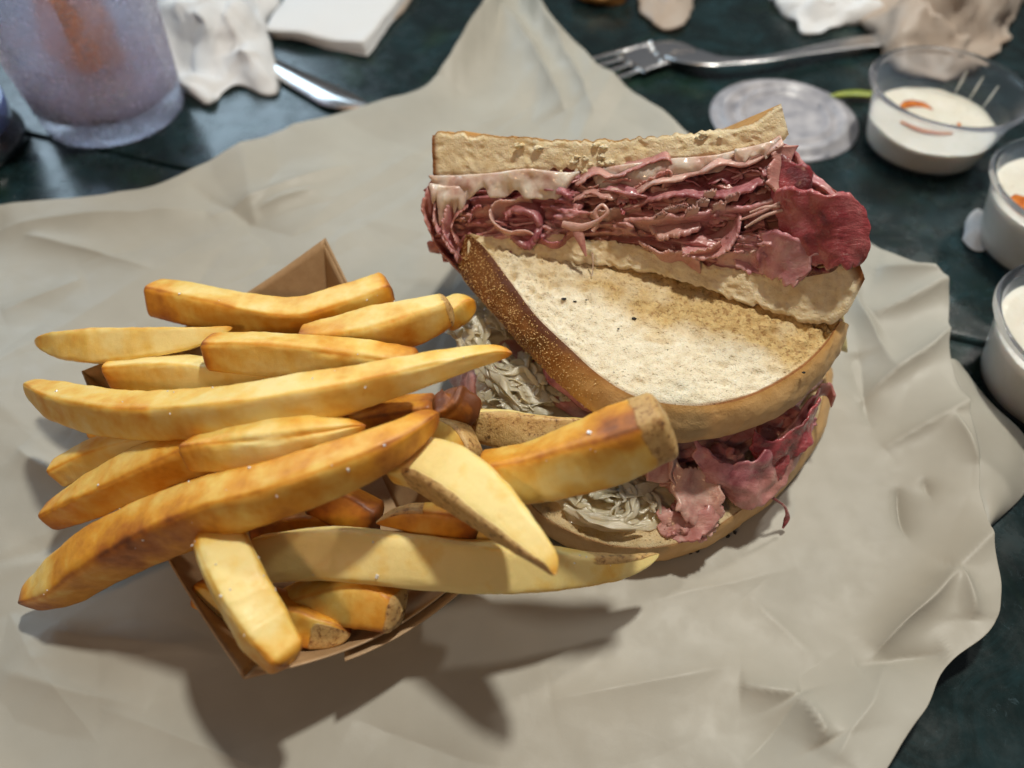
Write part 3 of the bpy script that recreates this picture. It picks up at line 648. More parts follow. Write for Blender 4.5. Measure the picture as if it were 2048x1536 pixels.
th, Fr, GB, _n = slab(front, Atop, Btop, Abot, Bbot, n=240, m=120, tone=tone_top, ctone=ct_top, bulge=0.22, pits=1500, pit=0.05, rough=0.014, maxpit=0.10, seed=4, crumple=0.03, k=16, label='upper bread slice toasted golden with a cornmeal dusted crust')
grains(GB, 0, 1500, th, 5, 0.012, 0.032, dens=lambda a, b, p: (1 if a < 0.36 else max(0, 1-(a-0.36)/0.12)*0.7)*(0.9 if b > 0.1 else 0.3))
# crumbs and char flecks on the toast
parts = []
for px, py, sz in ((1268, 637, .07), (1608, 745, .05), (1128, 598, .07), (1150, 603, .05), (1172, 600, .03), (1237, 658, .035), (1335, 700, .02)):
    parts.append(blobVF(TP.p(px, py, 0.02), (sz, sz*0.7, sz*0.35), px, 0.5, 2, 8, 6))
V, F = join(parts); mesh('char_fleck', V, F, MCHAR, th, kind='stuff')
# lower slice
LH = 1.35
Bl = [at(x, y, LH) for x, y in ((1000, 900), (1040, 980), (1085, 1030), (1140, 1062), (1222, 1090), (1313, 1094), (1404, 1069), (1495, 1010), (1541, 970), (1590, 915), (1632, 848), (1650, 780), (1655, 720))]
Al = [at(x, y, LH) for x, y in ((1000, 880), (1060, 800), (1200, 740), (1350, 700), (1500, 690), (1600, 690), (1654, 712))]
Bl2 = [at(x, y, 0.22) for x, y in ((995, 925), (1035, 1010), (1080, 1060), (1140, 1095), (1225, 1120), (1320, 1122), (1410, 1094), (1500, 1036), (1548, 998), (1600, 938), (1645, 868), (1660, 800), (1664, 750))]
Al2 = [at(x, y, 0.22) for x, y in ((1000, 920), (1060, 860), (1200, 800), (1350, 760), (1500, 745), (1600, 745), (1660, 745))]
def tone_low(P, t, s, dist):
    br = 0.25+0.3*fbm(P*0.8, 31, 3); rim = 0.8*(1-sm(np.linalg.norm(P-P[:, -1:], axis=-1), 0.0, 0.12))
    return np.stack([np.clip(br, 0, 1), rim, 0*br], -1)
def ct_low(G, t):
    q = np.linspace(0, 1, G.shape[1])[None]; L = 0.12+0.35*np.exp(-(1-q)/0.12)+0*t[:, None]
    return np.stack([L, 0*L, 0*L], -1)
MCR2 = mat_crumb('soaked_crumb', ((0.54, 0.39, 0.20), (0.70, 0.56, 0.34)))
thl, Frl, GBl, _ = slab(front, Al, Bl, Al2, Bl2, n=180, m=90, tone=tone_low, ctone=ct_low, bulge=0.10, pits=600, pit=0.07, rough=0.025, seed=8, mf=MCR2, label='lower bread slice lying on the paper')
parts = []
for px, py in ((1470, 1065), (1395, 1102), (1380, 1106), (1455, 1072), (1625, 880), (1300, 1122)):
    parts.append(blobVF(at(px, py, .3), (.06, .05, .05), px, 0.5, 2, 8, 6))
V, F = join(parts); mesh('char_fleck', V, F, MCHAR, thl, kind='stuff')

# ---- filling helper: a thin folded slice following a curve, running back along a depth vector
def ribbon(parent, curve, dvec, mat, t=0.11, n=60, m=14, wav=0.10, seed=1, name='meat_slice', dep=1.0, edge=0.35, frill=0.05, ruf=0.0, rnd=0.0, label=None):
    C = cr(curve, n); dv = np.asarray(dvec, float)
    s = np.linspace(0, 1, m)[None, :, None]
    P = C[:, None]+dv*dep*s
    if rnd:
        pr = 1-rnd*s**3; cc = P.mean(0, keepdims=True); P = cc+(P-cc)*pr
        u_ = np.linspace(-1, 1, n)[:, None, None]; P = P-dv*dep*(rnd*.55*np.abs(u_)**3.5*s)
    w1 = fbm(P*0.9+seed*3.7, seed, 3); w2 = fbm(P*0.9+seed*5.1+50, seed+1, 3); w3 = fbm(P*2.2+seed, seed+2, 2)
    N = np.cross(np.gradient(P, axis=0), np.gradient(P, axis=1)); N /= np.linalg.norm(N, axis=-1, keepdims=True)+1e-9
    P = P+N*(wav*w1*(0.5+s[..., 0])+0.3*wav*w3)[..., None]
    if ruf:
        L_ = np.r_[0, np.cumsum(np.linalg.norm(np.diff(C, axis=0), axis=1))]
        wv_ = vn(np.c_[L_*1.8+seed*1.7, L_*0, L_*0], seed+3)+.3*vn(np.c_[L_*3.2+seed, L_*0, L_*0], seed+4)
        P = P+N*(ruf*wv_[:, None]*(1-.75*s[..., 0]))[..., None]
    fr = frill*vn(np.c_[np.linspace(0, n/9, n), np.zeros(n), np.zeros(n)]+seed, seed)+frill*0.5*vn(np.c_[np.linspace(0, n/3, n), np.zeros(n), np.zeros(n)]+seed, seed)
    P[:, :3] += (dv/np.linalg.norm(dv))*(fr[:, None, None]*np.array([1, .6, .3])[None, :, None])
    if rnd:
        un = np.linspace(0, 1, n); a1 = vn(np.c_[un*7, un*0, un*0+seed*1.3], seed)+.6*vn(np.c_[un*19, un*0, un*0+seed], seed+1)
        P = P+dv*dep*(.10*a1[:, None, None]*s**2)
        P = P+N*(.025*fbm(P*1.8, seed+6, 2)+.006*fbm(P*7, seed+7, 2))[..., None]
        sd_ = (np.linspace(-1, 1, n)[:, None, None])**5; tg = C[-1]-C[0]; sn_ = np.linspace(0, 1, m)
        P = P+tg/np.linalg.norm(tg)*sd_*(.12*vn(np.c_[sn_*6, sn_*0, sn_*0+seed], seed+2)[None, :, None])
    V, F = sheetVF(P, t, edge)
    return mesh(name, V, F, mat, parent, label=label)
def shred(parent, p0, seed, L=1.2, w_=0.16, t=0.04, mat=None, name='cabbage_shred', flat=0.4):
    if p0[2] < 1.8: flat = .06
    r = np.random.default_rng(seed)
    a = r.uniform(0, 2*np.pi); d = np.array([np.cos(a), np.sin(a), r.uniform(-flat, flat)]); cu = r.normal(size=3)*[1, 1, flat]*0.5
    q = np.linspace(-.5, .5, 16)[:, None]
    path = np.asarray(p0)+d*L*q+cu*L*(q**2)*1.8+0.09*np.sin(q*8+seed)*r.normal(size=3)*[1, 1, min(.5, flat)]
    a_ = w_*np.sqrt(np.clip(1-(2*q[:, 0])**4, 0.05, 1))*(1+0.3*np.sin(q[:, 0]*7+seed))
    V, F, _ = sweepVF(path, a_, t, 10, 2.0, r.uniform(-.8, .8)+q[:, 0]*r.uniform(-2, 2))
    return mesh(name, V, F, mat or MKRAUT, parent)

# front half: filling stack between the two slices (runs mostly in shade), then what hangs out
r = np.random.default_rng(3)
for k in range(7):
    h = 1.5+0.33*k
    pts = [(980+20*k, 800-k*18), (1100, 905-k*20), (1220, 985-k*22), (1340, 1000-k*22), (1450, 965-k*22), (1560, 890-k*20), (1640, 800-k*18)]
    cv = [at(x+r.uniform(-12, 12), y-30+r.uniform(-22, 12), h+r.uniform(-.1, .1)) for x, y in pts]
    ribbon(front, cv, (0.0, 1, 0.05), MMEAT if k % 3 else MMEAT3, t=0.2, n=90, m=16, wav=0.16, seed=40+k, dep=3.2, frill=0.12)
def FRc(pts): return [at(*p) for p in pts]
for q, (x, y, h, sz) in enumerate(((1350, 960, 2.1, .4), (1390, 980, 1.9, .45), (1420, 950, 2.0, .35), (1370, 1040, 1.6, .35), (1410, 1045, 1.6, .28), (1480, 960, 1.9, .4), (1520, 940, 2.0, .4), (1450, 920, 2.5, .4), (1560, 880, 2.4, .4), (1600, 840, 2.4, .35), (1395, 1065, 1.5, .2), (1345, 1060, 1.5, .22))):
    V, F = blobVF(at(x, y, h-.15), (sz*1.2, sz, sz*.5), 400+q, .6, 2.4, 40, 24); mesh('meat_scrap', V, F, MMEAT3 if q in (0, 1, 3, 4, 10, 11) else MMEAT, front)
# purple flap at the right, hanging from under the slice
ribbon(front, FRc([(1385, 880, 3.3), (1430, 905, 3.0), (1470, 930, 2.8), (1530, 900, 2.9), (1590, 840, 3.1), (1640, 780, 3.3)]), at(1500, 985, 1.6)-at(1500, 890, 2.9), MMEAT, t=0.08, n=110, wav=0.2, seed=61, m=44, frill=0.1, ruf=.1, edge=.6, rnd=.22, label='mauve slice of beef drooping over the lower bread')
ribbon(front, FRc([(1500, 860, 3.3), (1550, 880, 3.1), (1600, 850, 3.2), (1645, 790, 3.3)]), at(1560, 940, 1.9)-at(1560, 855, 3.1), MMEAT2, t=0.08, n=90, wav=0.2, seed=62, m=34, rnd=.25, ruf=.08, dep=0.8)
ribbon(front, FRc([(1470, 930, 2.4), (1500, 950, 2.2), (1540, 940, 2.2), (1575, 905, 2.5)]), at(1520, 1000, 1.5)-at(1530, 935, 2.2), MMEAT2, t=0.08, n=80, wav=0.16, seed=63, m=34, rnd=.35, ruf=.08)
ribbon(front, FRc([(1335, 900, 2.9), (1360, 930, 2.6), (1400, 935, 2.5), (1440, 925, 2.6)]), at(1395, 1040, 1.55)-at(1385, 930, 2.6), MMEAT3, t=0.09, n=90, wav=0.22, seed=64, m=44, frill=0.12, ruf=.12, edge=.6, rnd=.12, label='pink torn piece of beef beside the sauerkraut')
ribbon(front, FRc([(1320, 1015, 1.7), (1360, 1030, 1.65), (1400, 1020, 1.75), (1435, 990, 1.8)]), at(1380, 1078, 1.45)-at(1380, 1020, 1.7), MMEAT3, t=0.09, n=80, wav=0.18, seed=65, m=34, rnd=.2, ruf=.1, frill=0.12)
ribbon(front, FRc([(1400, 975, 1.9), (1425, 1000, 1.75), (1445, 985, 1.8)]), at(1425, 1040, 1.5)-at(1425, 990, 1.75), MMEAT, t=0.07, wav=0.16, seed=66, m=20, rnd=.25, ruf=.08)
ribbon(front, FRc([(1290, 900, 3.0), (1330, 905, 2.8), (1350, 880, 3.0)]), at(1320, 960, 2.3)-at(1320, 900, 2.9), MMEAT3, t=0.12, wav=0.1, seed=67, m=10)
ribbon(front, FRc([(1640, 770, 3.0), (1662, 768, 2.9), (1672, 790, 2.7)]), (0, -0.1, -0.5), MMEAT3, t=0.1, n=20, m=8, wav=0.05, seed=68)
V, F, _ = sweepVF(cr(FRc([(1528, 985, 1.7), (1552, 1000, 1.5), (1570, 1015, 1.1), (1574, 1035, .7), (1566, 1056, .4)]), 30), lin([.07, .05, .04, .06, .1, .03], 30), .035, 8)
mesh('meat_strand', V, F, MMEAT2, front, label='thin red strand dangling off the lower slice')
V, F, _ = sweepVF(cr(FRc([(1338, 905, 3.2), (1345, 925, 3.0), (1340, 950, 2.6), (1350, 970, 2.3)]), 24), .04, .04, 8)
mesh('meat_strand', V, F, MMEAT3, front)
# swiss cheese corner poking out at the right
P = np.array([[at(1655+30*a+8*b, 600+10*a+95*b, 4.0-0.5*a*b-1.1*b) for b in np.linspace(0, 1, 8)] for a in np.linspace(0, 1, 8)])
V, F = sheetVF(P, 0.16, 0.7); mesh('cheese_slice', V, F, MSWISS, front)
# sauerkraut spilling at the left and in front
def kpile(boxes, seed0, name='cabbage_shred'):
    r = np.random.default_rng(seed0); q = 0
    for (x0, y0, x1, y1, h0, h1, cnt, L, w_) in boxes:
        for i in range(cnt):
            x, y = r.uniform(x0, x1), r.uniform(y0, y1)
            shred(front, at(x, y, r.uniform(h0, h1)), seed0*100+q, r.uniform(0.6, 1.2)*L, r.uniform(0.6, 1.3)*w_, r.uniform(.012, .03)); q += 1
def bundle(pts, cnt, spread, seed, L=(.35, .8), w_=.07):
    """wet shreds lying roughly side by side along a path"""
    r = np.random.default_rng(seed); C = cr([at(*p) for p in pts], 90); T, A, B = frames(C)
    for q in range(cnt):
        ln = r.uniform(*L); a = r.uniform(0, 1-ln); i0, i1 = int(a*89), int((a+ln)*89)
        n = i1-i0+1; g = np.linspace(0, 1, n); ox, oz = r.normal()*spread, abs(r.normal())*.09
        z3 = lambda f, k_: vn(np.c_[g*f+seed*3+q*7.1, g*0, g*0], k_)
        path = C[i0:i1+1]+A[i0:i1+1]*(ox+spread*.7*z3(2.2, 1)+.06*z3(6, 2))[:, None]+np.array([0, 0, 1.])*(oz+.05*z3(4, 3))[:, None]
        ww = w_*r.uniform(.6, 2.1)*(.55+.45*np.abs(z3(3, 4)))*np.clip(np.sin(np.pi*np.clip(g, .03, .97)), 0, 1)**.4
        V, F, _ = sweepVF(path, ww, .016+.01*r.random(), 10, 2.0, .5*z3(2.5, 5)*2)
        mesh('cabbage_shred', V, F, MKRAUT, front)
def mound(pts_px, h0, hh, seed):
    """soft wet mat of cabbage under the loose shreds"""
    B = cr([at(x, y, h0) for x, y in pts_px+[pts_px[0]]], 121)[:-1]; c0 = B.mean(0)
    q = np.linspace(0, 1, 44)[:, None, None]; P = c0+(B[None]-c0)*q
    n1 = fbm(np.stack([P[..., 0]*1.2, P[..., 1]*3.0, P[..., 0]*0], -1)+seed, seed, 4)
    P[..., 2] += hh*(1-q[..., 0]**3)*(.8+.5*n1); P[..., :2] += .10*fbm(P*1.5, seed+1, 3)[..., None]*q
    mesh('cabbage_mat', P.reshape(-1, 3), gridF(44, 120, True)[:, ::-1], MKRAUT, front)
mound([(1095, 990), (1120, 945), (1200, 930), (1300, 940), (1370, 975), (1350, 1030), (1290, 1062), (1210, 1060), (1140, 1040)], 1.36, .26, 3)
mound([(925, 590), (990, 600), (1060, 680), (1120, 760), (1180, 810), (1170, 850), (1060, 850), (970, 820), (950, 740), (905, 660)], 2.55, .35, 4)
bundle([(1108, 985, 1.55), (1150, 1020, 1.55), (1210, 1040, 1.6), (1280, 1045, 1.6), (1335, 1030, 1.55)], 9, .16, 11, (.25, .6), .11)
bundle([(1150, 1030, 1.6), (1180, 985, 1.7), (1240, 970, 1.75), (1300, 1000, 1.65), (1310, 1040, 1.6)], 9, .2, 12, (.25, .6), .12)
bundle([(1140, 945, 1.75), (1200, 985, 1.75), (1270, 990, 1.75), (1330, 955, 1.75)], 9, .2, 13, (.25, .6), .11)
bundle([(1085, 1005, 1.5), (1105, 975, 1.6), (1135, 950, 1.7)], 6, .12, 14)
bundle([(1230, 1050, 1.6), (1250, 1000, 1.75), (1220, 960, 1.8), (1180, 950, 1.8)], 6, .15, 21, (.3, .7), .09)
bundle([(925, 640, 3.2), (950, 680, 3.2), (965, 720, 3.0)], 8, .3, 15, w_=.12)
bundle([(930, 600, 3.1), (975, 640, 3.2), (1010, 680, 3.2)], 9, .3, 16, w_=.12)
bundle([(960, 720, 2.9), (1000, 740, 3.1), (1050, 750, 3.1), (1090, 780, 3.0)], 12, .35, 17, w_=.13)
bundle([(970, 800, 2.8), (1010, 790, 2.9), (1060, 800, 2.9), (1130, 810, 2.9)], 12, .3, 18, w_=.12)
bundle([(1000, 820, 2.8), (1030, 780, 3.0), (1060, 720, 3.1), (1040, 680, 3.2)], 12, .3, 19, w_=.12)
bundle([(1090, 820, 2.9), (1040, 770, 3.1), (990, 690, 3.2)], 8, .3, 22, w_=.10)
bundle([(1120, 780, 2.9), (1150, 795, 2.95), (1180, 815, 2.9)], 5, .12, 20)
for q, (x, y, h, dx, dy) in enumerate(((955, 655, 3.3, 25, 45), (1015, 745, 3.15, 50, 22), (1065, 790, 3.0, 45, 30), (985, 792, 2.9, 40, 25), (1040, 815, 2.9, 45, 15), (940, 620, 3.3, 20, 35))):
    ribbon(front, [at(x-dx*.6, y-dy*.2, h), at(x-dx*.2, y-dy*.55, h+.08), at(x+dx*.3, y-dy*.45, h+.05), at(x+dx*.7, y, h)], at(x+4, y+dy*.8, h-.25)-at(x, y-dy*.4, h), MKRAUT, t=.035, n=40, m=22, wav=.16, seed=90+q, name='cabbage_leaf_piece', frill=0.05, rnd=.4, edge=.7)
# base of the filling under the spilled kraut (dark, shaded lump of beef)
V, F = blobVF(at(1080, 760, 1.5), (2.6, 2.2, 1.2), 5, 0.25, 1.4, 60, 36); mesh('filling_heap', V, F, MMEAT3, front)

# ---- rear half
rear = empty('sandwich_half', (4.5, 19.5, 0.3), 'rear sandwich half propped with its cut side showing layers of pink corned beef', 'sandwich', 'halves of the cut reuben sandwich')
FP = Plane((1000, 500, 4.9), (1700, 640, 5.25), (1200, 268, 7.9))
DV = -FP.n                                   # into the sandwich
# keep the run of the stack sloping down to the paper behind
# upper slice
Bt = FP.c([(866, 352), (900, 352), (980, 352), (1050, 340), (1130, 338), (1200, 345), (1280, 330), (1360, 322), (1430, 312), (1500, 300), (1560, 285), (1578, 268)])
At = FP.c([(864, 268), (900, 263), (980, 270), (1060, 276), (1130, 279), (1200, 280), (1280, 275), (1360, 268), (1430, 260), (1500, 248), (1537, 224), (1562, 208)])
def tone_cutT(P, t, s, dist):
    T = t[:, None]; Q = s[None]
    br = 0.40*np.exp(-Q/0.30)*(1-0.75*sm(T, 0.55, 0.8))+0.6*np.exp(-Q/.06)*(1-0.75*sm(T, 0.55, 0.8))+0.22*sm(Q, 0.4, 0.8)*(1-sm(T, .55, .8))+0.02+0.1*fbm(P, 5, 2)
    rim = np.exp(-T/0.02)*1.1+0*Q
    return np.stack([np.clip(br, 0, 1), np.clip(rim, 0, 1), 0*br], -1)
def ct_flat(v):
    return lambda G, t: np.zeros(G.shape)+[v, 0, 0]
d6 = DV*6.0
thT, FrT, GBT, nT = slab(rear, At, Bt, At+0, Bt+0, n=4, m=4, pits=0) if False else (None,)*4
def cutbread(A, B, seed, tone, ctone_top, rough=0.014, depth_=6.0, taper=0.55, label=None, wtone=.5, rag=.05):
    A = cr(A, 220); B = cr(B, 220)
    x_ = np.linspace(0, 1, 220)
    for C_, sg in ((A, 1), (B, -1)):
        C_ += FP.v*(rag*(vn(np.c_[x_*60, x_*0, x_*0+sg], seed)+.7*vn(np.c_[x_*150, x_*0, x_*0+sg], seed+1)))[:, None]
    A2 = A.mean(0)+(A-A.mean(0))*[taper]*1+DV*depth_; B2 = B.mean(0)+(B-B.mean(0))*taper+DV*depth_
    return slab(rear, A, B, A2, B2, n=220, m=44, tone=tone, ctone=ct_flat(wtone), bulge=0.02, pits=150, pit=0.035, rough=rough, seed=seed, mf=MCUT, crustB=False, crustA=True, maxpit=0.08, crumple=0.05, label=label, k=14)
cutbread(At, Bt, 21, tone_cutT, 0, label='upper bread slice with torn golden cut edge')
# lower slice
Al_ = FP.c([(935, 480), (1050, 470), (1120, 470), (1180, 478), (1240, 484), (1300, 500), (1380, 520), (1450, 535), (1520, 545), (1600, 545), (1660, 525), (1712, 508)])
Bl_ = FP.c([(935, 520), (1050, 530), (1120, 528), (1185, 530), (1250, 538), (1320, 552), (1400, 575), (1480, 602), (1560, 628), (1620, 645), (1680, 640), (1730, 560)])
def tone_cutB(P, t, s, dist):
    T = t[:, None]; Q = s[None]
    br = 0.5*np.exp(-(1-Q)/0.12)+0.10+0.12*fbm(P, 15, 2)+0.25*(1-Q)*(1-sm(T, .4, .8))
    rim = 0.85*sm(T, 0.94, 1.0)*np.ones_like(Q)
    return np.stack([np.clip(br, 0, 1), np.clip(rim, 0, 1), 0*br], -1)
cutbread(Al_, Bl_, 22, tone_cutB, 0, rough=0.025, label='lower bread slice with ragged cut edge')
# bulk of the stuffing behind the visible ribbons
Pm = []
UPC = [(850, 380), (950, 375), (1100, 365), (1250, 350), (1400, 335), (1500, 320), (1600, 320), (1680, 395)]
LOC = [(880, 520), (960, 520), (1100, 500), (1250, 500), (1400, 535), (1500, 560), (1620, 560), (1700, 510)]
for w_ in (-0.45, -1.2, -3, -5.0):
    a, b = cr(FP.c(UPC, w_), 60), cr(FP.c(LOC, w_), 60)
    Pm.append((a, b))
UPF = [(838, 380), (870, 350), (950, 345), (1100, 340), (1250, 325), (1400, 310), (1500, 298), (1570, 285), (1625, 340), (1700, 400)]
LOF = [(880, 525), (960, 530), (1100, 515), (1250, 512), (1400, 545), (1500, 570), (1620, 575), (1700, 520)]
nu_, nv_ = 640, 190
a_, b_ = cr(FP.c(UPF), nu_), cr(FP.c(LOF), nu_)
sv = np.linspace(0, 1, nv_)[None, :, None]
G = a_[:, None]*(1-sv)+b_[:, None]*sv
gu = (G-G[0, 0])@FP.u; gv = (G-G[0, 0])@FP.v
Q = np.stack([gu*.35, gv*.35, 0*gu], -1)
vv_ = sv[..., 0]*9.5+1.5*fbm(Q*1.3, 61, 3)+.3*fbm(Q*3, 62, 2)
lay = np.floor(vv_); fr_ = vv_-lay
off = -.12+.34*vn(np.stack([gu*.35, lay*7.7, 0*gu], -1), 63)+.16*vn(np.stack([gu*1.6, lay*5.1, 0*gu], -1), 64)+.05*vn(np.stack([gu*5, lay*3.3, 0*gu], -1), 65)
prof_ = np.clip(np.minimum(fr_, 1-fr_)/.5, 0, 1)**.55
D_ = off-.34*(1-prof_)*(.4+.6*(.5+.5*vn(np.stack([gu*.9, lay*2.2, 0*gu], -1), 66)))
D_ = D_+.03*fbm(np.stack([gu*1.2, gv*6, 0*gu], -1), 67, 3)+.01*fbm(np.stack([gu*8, gv*8, 0*gu], -1), 68, 2)
hole = sm(fbm(Q*2.2, 69, 3), .38, .75); D_ = D_-.7*hole
edge_ = np.minimum(np.minimum(sv[..., 0], 1-sv[..., 0])*8, 1)
G = G+FP.n*(D_*edge_-.25*(1-edge_))[..., None]+FP.u*(.06*fbm(np.stack([gu*3, gv*3, 0*gu+5], -1), 70, 3))[..., None]
back = np.stack([a_+DV*5, a_+DV*1.5], 1); back2 = np.stack([b_+DV*1.5, b_+DV*5], 1)
G = np.concatenate([back, G, back2], 1)
mesh('sliced_beef_stack', G.reshape(-1, 3), gridF(G.shape[0], G.shape[1]), MMEAT, rear)
# many folded slices between upper and lower bounds
r = np.random.default_rng(11)
def bounds(u):
    U = np.interp(u, [845, 950, 1100, 1250, 1400, 1520, 1620, 1700], [385, 375, 362, 352, 345, 330, 345, 420])
    Lw = np.interp(u, [845, 900, 1000, 1100, 1250, 1400, 1520, 1620, 1700], [505, 520, 500, 480, 478, 515, 545, 545, 500])
    return U, Lw
def dtilt(a, b=0.0):
    return DV*math.cos(a)*math.cos(b)+FP.v*math.sin(a)+FP.u*math.sin(b)*math.cos(a)
for k in range(36):
    x0 = r.uniform(850, 1500) if k > 14 else r.uniform(1230, 1500); L = r.uniform(60, 200); x1 = min(x0+L, 1590); nn = 6
    f0 = (k % 9)/8.0*0.9+.05+r.uniform(-.05, .05); tilt = r.uniform(-.14, .14); pts = []
    off = r.uniform(-.22, .22); kind = r.random()
    for i in range(nn):
        x = x0+(x1-x0)*i/(nn-1); u, l = bounds(x)
        f = np.clip(f0+tilt*(i/(nn-1)-.5)+r.uniform(-.06, .06), 0.0, 1.0)
        pts.append((x, u+(l-u)*f, off+r.uniform(-.08, .08)))
    if kind < 0.35:
        px, py, o_ = pts[-1]; g = r.choice([-1, 1])*r.uniform(16, 28)
        pts += [(px+14, py+g*.5, o_+.04), (px-4, py+g, o_), (px-r.uniform(30, 70), py+g*1.15, o_-.05)]
    up_ = (1 if f0 < .5 else -1)*r.uniform(.15, 1.0) if r.random() < .7 else r.uniform(-1, 1)
    ribbon(rear, FP.c(pts), dtilt(up_, r.uniform(-.5, .5)), [MMEAT, MMEAT, MMEAT3, MMEAT, MMEAT][k % 5], t=r.uniform(.045, .085), n=110, m=16, wav=0.12, seed=200+k, dep=r.uniform(.7, 1.2), frill=0.10, ruf=r.uniform(.08, .2), edge=.6)
# torn lumps between the folds
for k in range(16):
    x = r.uniform(870, 1640); u, l = bounds(x); f = r.uniform(.1, .95); sz = r.uniform(.18, .42)
    V, F = blobVF((0, 0, 0), (sz*r.uniform(1.1, 2.0), sz, sz*.6), 300+k, .55, 2.2, 36, 22)
    V = FP.p(x, u+(l-u)*f, r.uniform(-.2, .05))+V[:, :1]*FP.u+V[:, 1:2]*(-DV)+V[:, 2:]*FP.v
    mesh('meat_scrap', V, F, MMEAT if k % 3 else MMEAT3, rear)
# hand placed folds -- left end drooping layers
def fold(pts, mat=None, dep=1.2, t=.1, wav=.05, seed=0, dv=None, **k):
    k.setdefault('ruf', .09); k.setdefault('frill', .07)
    return ribbon(rear, FP.c(pts), dtilt([.5, -.45, .7, -.6][seed % 4], [-.3, .3][seed % 2]) if dv is None else dv, mat or MMEAT, t=t*.75, n=110, m=18, edge=.6, wav=wav, seed=seed, dep=dep, **k)
fold([(850, 372, .1), (842, 410, .2), (850, 450, .2), (868, 490, .15), (892, 520, .1), (905, 530, .0)], MMEAT3, 1.6, .1, seed=1)
fold([(872, 395, .2), (866, 430, .3), (880, 470, .3), (905, 505, .2), (915, 522, .1)], MMEAT, 1.4, .1, seed=2)
fold([(905, 400, .25), (888, 425, .35), (884, 455, .35), (900, 490, .25), (912, 508, .1)], MMEAT, 1.4, .1, seed=3)
fold([(940, 420, .15), (912, 440, .25), (905, 465, .25), (915, 490, .15)], MMEAT3, 1.3, .08, seed=4)
# curl in the left middle
fold([(1060, 400, .1), (1000, 398, .22), (978, 415, .3), (985, 440, .32), (1010, 458, .3), (1050, 462, .25), (1075, 478, .2)], MMEAT3, 1.2, .1, seed=5)
fold([(1010, 430, .1), (1040, 428, .2), (1070, 440, .25), (1082, 470, .25), (1060, 495, .2), (1020, 480, .15)], MMEAT, 1.2, .25, seed=6)
# centre frills
for q, pts in enumerate(([(1140, 410, .25), (1170, 395, .3), (1220, 400, .32), (1270, 385, .3), (1290, 370, .2)], [(1130, 425, .2), (1180, 430, .3), (1230, 418, .32), (1280, 410, .25)],
        [(1150, 375, .25), (1190, 352, .3), (1240, 350, .32), (1300, 325, .28), (1335, 315, .3), (1342, 335, .2)], [(1270, 370, .1), (1310, 350, .3), (1340, 345, .3), (1320, 375, .2)])):
    fold(pts, MMEAT3, 1.2, .09, .08, seed=10+q)
# pale dangling gristle loop
V, F, _ = sweepVF(cr(FP.c([(1125, 448, .4), (1160, 455, .5), (1190, 445, .55), (1215, 425, .6), (1205, 410, .55), (1190, 425, .55), (1195, 445, .5), (1185, 462, .5)]), 60), lin([.10, .13, .1, .06, .05, .05, .08, .07], 60), .05, 10, up=FP.n)
mesh('gristle_strand', V, F, MMEAT3, rear)
V, F, _ = sweepVF(cr(FP.c([(1150, 450, .4), (1160, 475, .5), (1168, 500, .5), (1172, 512, .45)]), 30), lin([.16, .15, .09, .03], 30), .05, 10, up=FP.n)
mesh('gristle_strand', V, F, MMEAT3, rear)
V, F, _ = sweepVF(cr([FP.p(1185, 505, .3), FP.p(1186, 530, .3), TP.p(1184, 552, .02)], 20), lin([.03, .015, .02], 20), .015, 8, up=FP.n)
mesh('cheese_strand', V, F, MCHEESE, rear, label='thin cheese thread hanging down to the toast')
# long right hand layers
fold([(1240, 425, .2), (1262, 410, .35), (1300, 400, .4), (1380, 398, .4), (1450, 395, .4), (1530, 375, .35)], MMEAT, 1.6, .16, .05, seed=20)
fold([(1245, 435, .3), (1290, 432, .4), (1350, 425, .42), (1430, 420, .4), (1500, 410, .4), (1550, 400, .3)], MMEAT, 1.4, .2, .06, seed=21)
fold([(1250, 430, .35), (1238, 418, .3), (1255, 400, .3), (1290, 405, .2)], MMEAT2, 1.2, .12, seed=22)
for q, (x, y) in enumerate(((1340, 418), (1362, 412), (1385, 412), (1405, 402), (1440, 408), (1420, 385), (1465, 388), (1322, 425))):
    fold([(x-12, y+4, .46), (x, y-2, .5), (x+13, y-2, .46)], MMEAT3, .22, .14, .05, seed=30+q, dv=np.array([0, 0, -1.]), name='fat_flake') 
# top right lip: pale edge rising to the right end, with deep dark fold under it
fold([(1160, 395, .2), (1220, 380, .3), (1260, 392, .35), (1330, 368, .4), (1390, 348, .4), (1450, 335, .4), (1510, 322, .4), (1550, 300, .35), (1568, 288, .3)], MMEAT3, 1.6, .13, .03, seed=40, label='upper slice with a pale rolled lip rising to the right')
fold([(1560, 292, .35), (1545, 320, .45), (1532, 350, .5), (1540, 378, .5), (1560, 395, .4)], MMEAT3, .5, .12, .05, seed=41, dv=DV*.6+np.array([1., 0, .1]))
# rear right flap behind (darker bark)
P0 = FP.c([(1550, 300, .2), (1580, 318, .3), (1610, 330, .3), (1622, 350, .2)], 0)
ribbon(rear, P0, FP.p(1560, 420, .2)-FP.p(1575, 305, .2), MMEAT2, t=.14, n=50, m=30, wav=.12, ruf=.1, seed=42, rnd=.45, label='dark rear flap of beef with a ragged bark edge')
# big glossy flap at far right
P0 = FP.c([(1545, 385, .4), (1580, 372, .7), (1630, 380, .85), (1690, 392, .7), (1722, 412, .35)], 0)
ribbon(rear, P0, FP.p(1610, 520, .25)-FP.p(1585, 378, .7), MMEAT2, t=.16, n=80, m=50, wav=.09, ruf=.12, seed=43, frill=.1, rnd=.35, label='large glossy dark red flap of beef at the right end')
